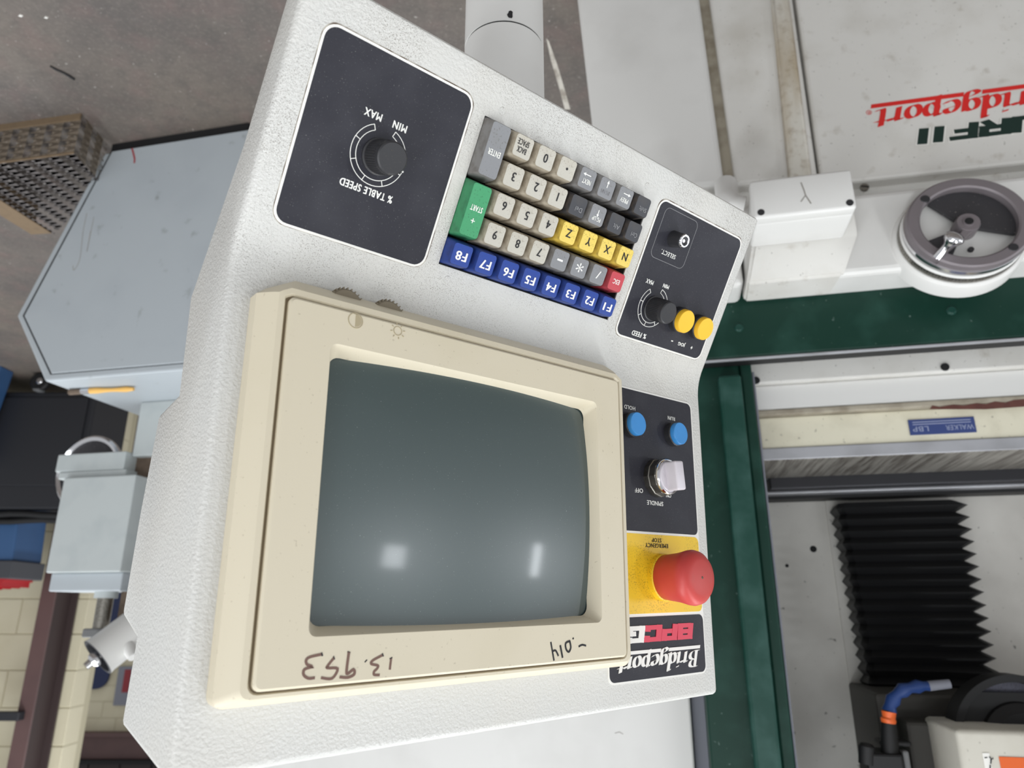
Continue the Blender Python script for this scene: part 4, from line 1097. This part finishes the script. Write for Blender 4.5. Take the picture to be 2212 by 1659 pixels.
prism([(0, -0.0036, 0)] + [(-0.0036 * math.cos(D2R(k)), 0.0036 * math.sin(D2R(k)), 0) for k in range(-80, 81, 20)] + [(0, 0.0036, 0)], (0, 0, 0.00025), bm)
obj('contrast_symbol', bm, 'moulded_symbol', monitor, MM @ Matrix.Translation((u, m_, MH + 0.0005)))
u, m_ = MP(858, 715.4, MH)
bm = bmesh.new(); ribbon(bm, [(0.0026 * math.cos(D2R(k * 15)), 0.0026 * math.sin(D2R(k * 15))) for k in range(25)], 0.0005)
for k in range(8):
    a = D2R(k * 45 + 10); ribbon(bm, [(0.0036 * math.cos(a), 0.0036 * math.sin(a)), (0.0048 * math.cos(a), 0.0048 * math.sin(a))], 0.0005)
obj('brightness_symbol', bm, 'moulded_symbol', monitor, MM @ Matrix.Translation((u, m_, MH + 0.0005)))
# handwritten figures on the bezel
FZ = MH + 0.0006
def pen(strokes, w, m, name='handwriting'):
    bm = bmesh.new()
    for s in strokes: ribbon(bm, smooth_path([MP(x, y, FZ) for x, y in s], 4), w, 0.00012)
    obj(name, bm, m, monitor, MM @ Matrix.Translation((0, 0, FZ - 0.0001)))
Zp = lambda pts: [(240 + x / 3.352, 1300 + y / 3.352) for x, y in pts]
pen([Zp(s) for s in ([(2028, 408), (2018, 492)], [(1968, 385), (1895, 425), (1885, 450), (1932, 462), (1925, 485), (1905, 505), (1905, 528), (1945, 530)], [(1722, 365), (1705, 500), (1715, 520), (1755, 490), (1760, 525), (1715, 548), (1655, 545)],
     [(1615, 405), (1568, 465), (1570, 480), (1640, 485), (1600, 555), (1520, 550)], [(1528, 380), (1440, 400), (1412, 425), (1420, 455), (1455, 470), (1400, 490), (1395, 530), (1430, 555), (1475, 550)])], 0.0013, 'marker_brown')
pen([Zp(s) for s in ([(1843, 425), (1848, 432)], [(2026, 404), (2028, 412)], [(1972, 382), (1964, 387)], [(1724, 360), (1720, 370)], [(1618, 404), (1611, 408)], [(1532, 378), (1522, 383)])], 0.0017, 'black_ink', 'pen_dots')
Zq = lambda pts: [(900 + x / 3.16, 1250 + y / 3.16) for x, y in pts]
pen([Zq(s) for s in ([(1106, 464), (1130, 452), (1157, 458)], [(1066, 405), (1071, 412)], [(1048, 425), (1018, 440), (1020, 480), (1038, 500), (1052, 470), (1045, 428)], [(980, 455), (996, 540)], [(916, 432), (938, 560)], [(924, 500), (948, 490), (968, 528)])], 0.0012, 'black_ink')

# --- pole carrying the console
def pole_thing():
    base = hit(1089, 113, (0, 0.575, 0), (0, 1, 0))
    r = 86.5 / FPX * (base - CAM).dot(FWD) * 0.985
    x, y = base.x, base.y
    # where the pole meets the back of the console
    n_b = KM.to_3x3() @ Vector((0, 0.12, 1)).normalized()
    pb = KM @ Vector((0.13, -0.06, -0.041))
    zt = pb.z - ((x - pb.x) * n_b.x + (y - pb.y) * n_b.y) / n_b.z
    t = thing('console_pole', 'round off-white pole with a black paint chip under the console', 'pole', (x, y, 0))
    mw = Matrix.Translation((x, y, 0))
    zj = base.z - 0.0
    obj('lower_tube', lathe([(0, 0), (r, 0), (r, zj - 0.0012), (r - 0.001, zj - 0.0010), (0, zj - 0.0010)], 64), 'grinder_clean', t, mw, 30)
    obj('joint', lathe([(0, zj - 0.001), (r - 0.0006, zj - 0.001), (r - 0.0006, zj + 0.0008), (0, zj + 0.0008)], 64), 'recess_black', t, mw)
    obj('pole_socket', lathe([(0, zj + 0.0008), (r - 0.001, zj + 0.0008), (r, zj + 0.0010), (r, zt - 0.022), (r * 0.6, zt - 0.001), (0, zt - 0.001)], 64), 'grinder_clean', console, mw, 30)
    obj('foot_flange', lathe([(0, 0), (r * 2.2, 0), (r * 2.2, 0.012), (r * 1.05, 0.016), (0, 0.016)], 48), 'grinder_clean', t, mw, 30)
    # paint chip
    d = ray(1102, 31); oc = Vector((CAM.x - x, CAM.y - y)); dv = Vector((d.x, d.y))
    A = dv.dot(dv); B = 2 * oc.dot(dv); Cc = oc.dot(oc) - (r + 0.0002) ** 2
    s = (-B - math.sqrt(B * B - 4 * A * Cc)) / (2 * A)
    p = CAM + d * s
    nrm = Vector((p.x - x, p.y - y, 0)).normalized(); xa = Vector((0, 0, 1)).cross(nrm)
    shp = [(0.0028, 0.0005), (0.0024, 0.0026), (0.0012, 0.0042), (-0.0016, 0.0044), (-0.0024, 0.0026), (-0.0022, -0.001), (-0.0026, -0.003), (-0.0006, -0.0046), (0.0012, -0.0036), (0.0018, -0.0012)]
    obj('paint_chip', prism([(a, b, 0) for a, b in shp], (0, 0, 0.0003)), 'black_ink', t, frame_mat(p, xa, (0, 0, 1), nrm))
pole_thing()

# ================================================================== grey tool grinder behind, on its pedestal
pA = atz(300, 308, 0.014)
PD = pA.dot(GQ)
def pedestal():
    t = thing('tool_grinder', 'blue-grey tool grinder on a flared steel pedestal', 'grinder', GM @ Vector((GP(380, 300, PD)[0], PD + 0.2, 0)))
    o_px = [(227, 322), (36, 682), (97, 822), (470, 795), (545, 283)]
    i_px = [(243, 322), (52, 682), (111, 805), (470, 778), (545, 283)]
    zt = GP(97, 822, PD)[1]; zt = GP(290, 808, PD)[1]
    dep = gd(297, 902, zt)[1] - PD
    P = lambda px, d: [G3(x, y, d) for x, y in px]
    def P2(px, d):
        q = P(px, d)
        q[2].z = q[3].z = (q[2].z + q[3].z) / 2
        q[0].z = q[4].z = 0.035
        return q
    q = P2(o_px, PD)
    obj('pedestal', prism(q, (0, dep, 0), None, 0.006, 2), 'grey_machine', t, GM)
    obj('seam', prism(P2([(240, 322), (49, 682), (109, 808), (470, 781), (545, 283)], PD - 0.0006), (0, 0.0006, 0)), 'recess_black', t, GM)
    pnl = obj('front_panel', prism(P2(i_px, PD - 0.004), (0, 0.0036, 0), None, 0.0015, 1, 'front'), 'grey_machine', t, GM)
    obj('plinth_shadow', box(min(q[0].x, q[4].x) + 0.02, max(q[0].x, q[4].x) - 0.02, PD + 0.005, PD + dep - 0.03, 0.0, 0.036), 'recess_black', t, GM)  # black colour stands in for the shadow under the raised pedestal
    bm = bmesh.new(); ribbon(bm, on_front([(287, 322), (290, 332), (293, 345), (292, 354)], PD), 0.006)
    obj('red_smear', bm, 'red_mark', pnl, FACE(PD - 0.0041))
    bm = bmesh.new()
    for s in ([(205, 470), (195, 520), (190, 545), (198, 500)], [(160, 575), (162, 585), (175, 560), (182, 500), (190, 462)]): ribbon(bm, smooth_path(on_front(s, PD), 4), 0.0016)
    obj('pencil_marks', bm, 'crack', pnl, FACE(PD - 0.0041))
    ztop = (q[2].z + q[3].z) / 2
    # column and head on the pedestal top
    HD = PD + dep * 0.55
    def hb(name, px0, px1, d0, d1, z0, z1, m, bev=0.004):
        g0, g1 = sorted((GP(*px0, d0)[0], GP(*px1, d0)[0]))
        return obj(name, box(g0, g1, d0, d1, z0, z1, bev), m, t, GM)
    hb('column', (294, 930), (440, 930), PD + dep - 0.16, PD + dep - 0.02, ztop, GP(300, 985, PD + dep - 0.16)[1], 'grey_light')
    hb('slide', (268, 1000), (430, 1000), HD + 0.05, PD + dep - 0.03, GP(300, 980, HD + 0.05)[1], GP(300, 1035, HD + 0.05)[1], 'rusty')
    z0, z1 = GP(200, 978, HD)[1], GP(200, 1016, HD)[1]
    hb('head_flange', (122, 1000), (268, 1000), HD, HD + 0.2, z0, z1, 'grey_light')
    hb('head_body', (262, 1140), (420, 1140), HD + 0.06, HD + 0.22, z1 + 0.001, GP(200, 1276, HD + 0.02)[1], 'grey_dark')
    hb('head_box', (119, 1130), (276, 1130), HD - 0.02, HD + 0.058, GP(200, 1032, HD)[1], GP(200, 1236, HD - 0.02)[1], 'grey_light')
    hb('head_bracket', (126, 1024), (270, 1024), HD, HD + 0.12, z1, GP(200, 1032, HD)[1], 'grey_light')
    hb('head_cap', (108, 1255), (262, 1255), HD, HD + 0.14, GP(200, 1236, HD - 0.02)[1], GP(200, 1277, HD)[1], 'grey_machine')
    # side handwheel behind the head
    w = G3(190, 1020, HD + 0.17); rr = abs(GP(190, 942, HD + 0.17)[1] - w.z)
    wmx = GM @ frame_mat((w.x, HD + 0.17, w.z), (1, 0, 0), (0, 0, 1), (0, -1, 0))
    hwh = obj('side_wheel', lathe([(0, -0.02), (rr * 0.86, -0.02), (rr * 0.86, -0.005), (0, -0.005)], 48), 'wheel_web', t, wmx, 30)
    obj('side_wheel_rim', lathe([(rr * 0.86, -0.02), (rr * 0.97, -0.02), (rr, -0.012), (rr, 0.0), (rr * 0.95, 0.006), (rr * 0.86, 0.0), (rr * 0.86, -0.02)], 48), 'chrome', hwh, wmx, 40)
    hd_ = G3(118, 1084, HD)
    obj('clamp_bolt', lathe([(0, 0.014), (0.009, 0.014), (0.011, 0.026), (0.011, -0.03), (0, -0.03)], 16), 'chrome', t, GM @ Matrix.Translation((hd_.x, HD + 0.06, hd_.z)) @ Matrix.Rotation(D2R(90), 4, 'Y'), 30)
    # knurled post and white nozzle above the head
    a = G3(231, 1277, HD + 0.05); b = G3(226, 1342, HD + 0.05)
    zb = b.z + 0.02
    kp = obj('knurled_post', tube([(a.x, HD + 0.05, a.z - 0.002), (a.x, HD + 0.05, zb)], 0.022, 24), 'dull_metal', t, GM, 40)
    obj('post_collar', tube([(a.x, HD + 0.05, a.z), (a.x, HD + 0.05, a.z + 0.02)], 0.032, 24), 'grey_light', kp, GM, 40)
    hb('post_bracket', (256, 1310), (400, 1310), HD + 0.06, HD + 0.16, GP(200, 1276, HD + 0.02)[1] - 0.001, GP(260, 1345, HD + 0.06)[1], 'rusty')
    obj('post_top', box(a.x - 0.03, a.x + 0.035, HD + 0.02, HD + 0.08, zb, zb + 0.025, 0.004), 'grey_dark', t, GM)
    n0 = G3(318, 1338, HD + 0.06); n1 = G3(211, 1420, HD - 0.036)
    ax = (n1 - n0).normalized()
    rn = 0.055
    nz = obj('nozzle', tube([n0, n0 + ax * 0.02, n1 - ax * 0.012, n1], [rn, rn, rn, rn * 1.04], 40, None, False), 'grinder_clean', t, GM, 40)
    za = ax; xa = za.cross(Vector((0, 0, 1))).normalized(); ya = za.cross(xa)
    NM = GM @ frame_mat(n1, xa, ya, za)
    obj('nozzle_bore', lathe([(rn * 1.04, 0), (rn * 0.9, 0.001), (rn * 0.86, -0.004), (rn * 0.84, -0.03), (0, -0.03)], 40), 'black_cabinet_paint', nz, NM, 30)
    obj('nozzle_spider', box(-rn * 0.85, rn * 0.85, -0.008, 0.008, -0.02, -0.006, 0.002), 'dull_metal', nz, NM)
    obj('nozzle_screw', lathe([(0, 0.035), (0.010, 0.035), (0.012, 0.014), (0.012, 0.02), (0.020, 0.014), (0.022, 0.0), (0.018, -0.02), (0, -0.02)], 24), 'chrome', nz, NM, 30)
    obj('nozzle_arm', tube([n0 - ax * 0.005, Vector((n0.x - 0.02, n0.y + 0.03, n0.z - 0.03)), Vector((GP(380, 1310, HD + 0.08)[0], HD + 0.10, GP(260, 1345, HD + 0.06)[1] - 0.03))], 0.03, 16), 'grinder_clean', nz, GM, 40)
    obj('nozzle_lug', tube([n0 + ax * 0.10 + Vector((-0.03, 0, -0.01)), n0 + ax * 0.12 + Vector((-0.085, 0, 0.02))], [0.022, 0.014], 14), 'grinder_clean', nz, GM, 40)
    # brush with yellow handle lying on the ledge
    z = ztop
    p0 = gd(152, 841, z); p1 = gd(196, 838, z); p2 = gd(290, 834, z)
    br = thing('paint_brush', 'small brush with yellow handle lying on the grey pedestal ledge', 'brush', GM @ Vector((p1[0], p1[1], z)))
    r1 = 0.009
    obj('bristles', tube([(p0[0], p0[1], z + r1), ((p0[0] * 0.4 + p1[0] * 0.6), (p0[1] * 0.4 + p1[1] * 0.6), z + r1)], [0.009, 0.009], 12), 'rusty', br, GM)
    obj('ferrule', tube([((p0[0] * 0.4 + p1[0] * 0.6), (p0[1] * 0.4 + p1[1] * 0.6), z + r1), (p1[0], p1[1], z + r1)], 0.009, 14), 'chrome', br, GM, 40)
    hp = [(p1[0] + (p2[0] - p1[0]) * k / 6, p1[1] + (p2[1] - p1[1]) * k / 6, z + 0.0092) for k in range(7)]
    obj('handle', tube(hp, [0.009, 0.0092, 0.007, 0.006, 0.007, 0.0085, 0.005], 14), 'brush_yellow', br, GM, 50)
    return t, ztop, dep
tg, ZTOP, PDEP = pedestal()

# ================================================================== perforated step beside it
def perforated(name, parent, o, xa, ya, nx, ny, cell, hole, m, clips, kind=True):
    """sheet spanned by xa, ya with a round hole in every cell, cut to the clip planes"""
    bm = bmesh.new(); za = xa.cross(ya).normalized()
    for i in range(nx):
        for j in range(ny):
            c = o + xa * ((i + 0.5) * cell) + ya * ((j + 0.5) * cell * 0.36)
            hx, hy = cell / 2, cell * 0.18
            sq, ci = [], []
            for k in range(8):
                a = D2R(45 * k + 22.5)
                ci.append(bm.verts.new(c + xa * (hole * math.cos(a)) + ya * (hole * 0.8 * math.sin(a))))
            for (sx, sy) in ((1, 0.4), (0.4, 1), (-0.4, 1), (-1, 0.4), (-1, -0.4), (-0.4, -1), (0.4, -1), (1, -0.4)):
                sq.append(bm.verts.new(c + xa * hx * (1 if abs(sx) == 1 else sx) * (1 if sx > 0 or abs(sx) != 1 else 1) + ya * hy * sy))
            for k in range(8): bm.faces.new((sq[k], sq[(k + 1) % 8], ci[(k + 1) % 8], ci[k]))
            for s1, s2 in ((1, 1), (-1, 1), (-1, -1), (1, -1)):
                v = bm.verts.new(c + xa * hx * s1 + ya * hy * s2)
                idx = {(1, 1): (0, 1), (-1, 1): (2, 3), (-1, -1): (4, 5), (1, -1): (6, 7)}[(s1, s2)]
                bm.faces.new((sq[idx[0]], v, sq[idx[1]]))
    for co, no in clips:
        bmesh.ops.bisect_plane(bm, geom=list(bm.verts) + list(bm.edges) + list(bm.faces), plane_co=co, plane_no=no, clear_outer=True)
    bmesh.ops.remove_doubles(bm, verts=list(bm.verts), dist=1e-5)
    return obj(name, bm, m, parent)

def step():
    H = 0.14
    f0 = atz(0, 272, 0); f1 = atz(178, 247, 0)                       # foot of the front riser
    e = (f1 - f0).normalized()                                        # towards the pedestal
    back = Vector((0, 0, 1)).cross(e)
    if back.y < 0: back = -back
    t = thing('floor_step', 'low perforated steel step with tan edges beside the grey pedestal', 'step', (f0 + f1) / 2 + back * 0.15)
    up = Vector((0, 0, 1))
    L0 = f1 - e * 0.72                                                # far end, out of the frame
    c1 = atz(232, 312, 0)                                             # cut corner running back to the pedestal
    # core solid under the sheets
    bk_a = atz(112, 502, H); bk_b = atz(0, 430, H)
    bd = (bk_b - bk_a).normalized()
    pts = [L0 + back * 0.004, f1 + back * 0.004, c1 + Vector((0.003, 0.004, 0)), ]
    # riser sheet and cut-corner sheet
    perforated('riser', t, L0, e, up, 17, int(H / (0.060 * 0.36)) + 1, 0.060, 0.0056, 'step_metal_front', [(f1, e), (Vector((0, 0, H)), up)])
    ce = (c1 - f1); cl = ce.length; ce.normalize()
    perforated('corner_riser', t, f1.copy(), ce, up, int(cl / 0.060) + 1, int(H / (0.060 * 0.36)) + 1, 0.060, 0.0056, 'step_metal_front', [(c1, ce), (Vector((0, 0, H)), up)])
    # tread
    o = L0 + up * H
    nrm_b = Vector((-bd.y, bd.x, 0));
    if nrm_b.y < 0: nrm_b = -nrm_b
    nrm_c = Vector((ce.y, -ce.x, 0))
    if nrm_c.dot(-e) > 0: nrm_c = -nrm_c
    perforated('tread', t, o, e, back, 18, 34, 0.060, 0.0056, 'step_metal', [(bk_a, nrm_b), (f1 + up * H, nrm_c), (bk_a + GA * -0.02, (bk_a - (c1 + up * H)).cross(up).normalized() * (1 if (bk_a - (c1 + up * H)).cross(up).dot(-GA) > 0 else -1))])
    # tan edges
    obj('edge_strip', prism([L0 - back * 0.002, f1 - back * 0.002, f1 - back * 0.002 + up * 0.022, L0 - back * 0.002 + up * 0.022], -back * 0.004), 'step_edge', t)
    obj('edge_strip', prism([L0 - back * 0.001 + up * (H - 0.006), f1 - back * 0.001 + up * (H - 0.006), f1 - back * 0.001 + up * (H + 0.0005), L0 - back * 0.001 + up * (H + 0.0005)], back * 0.003), 'step_edge', t)
    a0, a1 = bk_a, bk_a + bd * 0.62
    dz = Vector((0, 0, 1))
    obj('edge_strip', prism([a0, a1, a1 + nrm_b * 0.085 - dz * 0.004, a0 + nrm_b * 0.085 - dz * 0.004], (0, 0, 0.004)), 'step_edge', t)
    for k, q in enumerate((a0, a1)):
        pass
    obj('back_leg', prism([Vector((p.x, p.y, 0)) for p in (a0 + nrm_b * 0.08, a1 + nrm_b * 0.08, a1 + nrm_b * 0.085, a0 + nrm_b * 0.085)], (0, 0, H - 0.005)), 'step_edge', t)
step()

# ================================================================== things at the far wall
def far_things():
    # black wheeled cabinet
    y0 = 4.25
    a = aty(200, 900, y0); z1 = aty(60, 1100, y0).z
    x0 = a.x; x1 = aty(-150, 950, y0).x
    t = thing('wheeled_cabinet', 'black wheeled cabinet with loose black cables on top by the wall', 'cabinet', ((x0 + x1) / 2, y0 + 0.2, 0))
    obj('carcass', box(x0, x1, y0, y0 + 0.4, 0.12, z1, 0.012), 'black_cabinet_paint', t)
    obj('door', box(x0 + 0.04, x1 - 0.03, y0 - 0.012, y0 - 0.001, 0.16, z1 - 0.14, 0.004), 'black_cabinet_paint', t)
    for (cx, cy) in ((aty(88, 850, y0).x, y0 - 0.02), (x0 + 0.06, y0 + 0.32), (x1 - 0.06, y0 + 0.32), (x1 - 0.06, y0 + 0.05)):
        mw = Matrix.Translation((cx, cy, 0.06)) @ Matrix.Rotation(D2R(90), 4, 'X')
        c = obj('caster', lathe([(0, -0.018), (0.05, -0.018), (0.06, -0.012), (0.06, 0.012), (0.05, 0.018), (0, 0.018)], 28), 'rubber_black', t, mw, 30)
        obj('caster_hub', lathe([(0, 0.022), (0.014, 0.022), (0.02, 0.018), (0, 0.018)], 16), 'chrome', c, mw, 30)
        obj('caster_fork', box(cx - 0.02, cx + 0.02, cy - 0.03, cy + 0.03, 0.115, 0.125), 'grey_dark', c)
    cb = thing('cable_bundle', 'black cables lying along the top of the black cabinet', 'cable', ((x0 + x1) / 2, y0 + 0.05, z1))
    for k, (dy, dz) in enumerate(((0.02, 0.022), (0.06, 0.022), (0.04, 0.056))):
        pts = [(x0 + 0.02 + (x1 - x0 - 0.04) * i / 10, y0 + dy, z1 + dz + 0.006 * math.sin(i * 1.3 + k) + 0.006) for i in range(11)]
        obj('cable', tube(pts, 0.02, 12), 'rubber_black', cb, None, 50)
    zb = z1 + 0.09
    bz0_ = aty(40, 1113, y0 + 0.1).z; zt = aty(40, 1211, y0 + 0.1).z; zl = aty(60, 1250, y0 + 0.1).z
    xb = aty(97, 1160, y0 + 0.36).x; xl = aty(90, 1235, y0 + 0.38).x
    bn = thing('storage_bin', 'blue storage bin with a dark grey lid on the black cabinet', 'bin', ((xb + x1) / 2, y0 + 0.25, z1))
    obj('bin_body', prism([(xb + 0.02, y0 + 0.1, z1), (x1, y0 + 0.1, z1), (x1, y0 + 0.1, zt), (xb, y0 + 0.1, zt)], (0, 0.28, 0), None, 0.01), 'blue_steel', bn)
    obj('lid', box(xl - 0.01, x1, y0 + 0.085, y0 + 0.39, zt, zl, 0.006), 'lid_grey', bn)
    tr = thing('parts_tray', 'red ribbed tray resting on the dark bin lid', 'tray', ((xl + x1) / 2, y0 + 0.2, zl))
    obj('tray_base', box(xl + 0.03, x1 - 0.05, y0 + 0.1, y0 + 0.36, zl, zl + 0.012), 'tray_red', tr)
    for k in range(9):
        xx = xl + 0.04 + k * 0.055
        obj('rib', prism([(xx, y0 + 0.1, zl + 0.012), (xx + 0.05, y0 + 0.1, zl + 0.012), (xx + 0.05, y0 + 0.1, zl + 0.03), (xx, y0 + 0.1, zl + 0.045 + 0.004 * k)], (0, 0.25, 0)), 'tray_red', tr)
    # blue cabinet further right, partly out of the frame
    y1 = 4.1
    xa = aty(27, 865, y1 + 0.12); zt_l = aty(0, 986, y1).z
    bc = thing('blue_locker', 'blue steel locker at the frame edge next to the black cabinet', 'locker', (xa.x + 0.3, y1 + 0.06, 0))
    obj('carcass', prism([(xa.x + 0.03, y1, 0), (xa.x + 0.5, y1, 0), (xa.x + 0.5, y1, zt_l), (xa.x + 0.10, y1, zt_l)], (0, 0.12, 0), None, 0.006), 'blue_steel', bc)
    obj('door', box(xa.x + 0.14, xa.x + 0.47, y1 - 0.008, y1 - 0.001, 0.06, zt_l - 0.05, 0.003), 'blue_steel', bc)
    # signs and panel in the bay beyond
    yF = FY - 0.05
    nx1 = aty(150, 1500, yF).x; nx0 = aty(228, 1500, yF).x
    nz0 = aty(200, 1342, yF).z; nz1 = aty(200, 1489, yF).z
    tag(obj('notice_board', prism([(p[0], yF, p[1]) for p in [(x, y) for x, y, _ in rrect(nx0, nx1 + 0.3, nz0 - 0.5, nz1, 0.18)]], (0, 0.04, 0)), 'navy'), 'navy rounded board on the far block wall', 'board')
    gx1 = aty(249, 1490, yF).x; gz0 = aty(262, 1440, yF).z; gz1_ = aty(262, 1524, yF).z
    sg = thing('wall_sign', 'grey sign with red vertical stripe on the far wall', 'sign', (gx1 - 0.4, yF, gz0))
    obj('board', box(gx1 - 0.8, gx1, yF, yF + 0.04, gz0, gz1_), 'sign_grey', sg)
    obj('red_stripe', box(gx1 - 0.20, gx1 - 0.10, yF - 0.004, yF, gz0 + 0.04, gz1_ - 0.18), 'sign_red', sg)
    bxx = aty(290, 940, FY - 0.6).x
    tag(obj('floor_bin', lathe([(0, 0), (0.24, 0), (0.28, 0.75), (0.26, 0.75), (0.23, 0.02), (0, 0.02)], 24), 'blue_steel', None, Matrix.Translation((aty(284, 935, 8.0).x - 0.22, 8.0, 0)), 30), 'blue bin on the floor in the bay beyond the wall', 'bin')
far_things()

# swarf on the floor
for (x, y, l, lab) in ((45, 33, 0.012, 'small bright metal chip on the concrete floor nearest the picture corner'), (100, 37, 0.010, 'small bright metal chip on the concrete floor nearer the dark wire')):
    p = atz(x, y, 0)
    tag(obj('metal_chip', prism([p + Vector((-l / 2, 0, 0)), p + Vector((0, -l / 3, 0)), p + Vector((l / 2, 0, 0)), p + Vector((0, l / 4, 0))], (0, 0, 0.003)), 'white_border'),
        lab, 'chip', 'metal chips on the floor')
pts = [atz(x, y, 0.003) for x, y in ((108, 143), (120, 150), (138, 158), (152, 166), (161, 172))]
tag(obj('wire_offcut', tube(pts, [0.002, 0.003, 0.0028, 0.0042, 0.003], 8), 'black_ink', None, None, 50), 'short dark wire offcut lying on the concrete floor', 'wire')
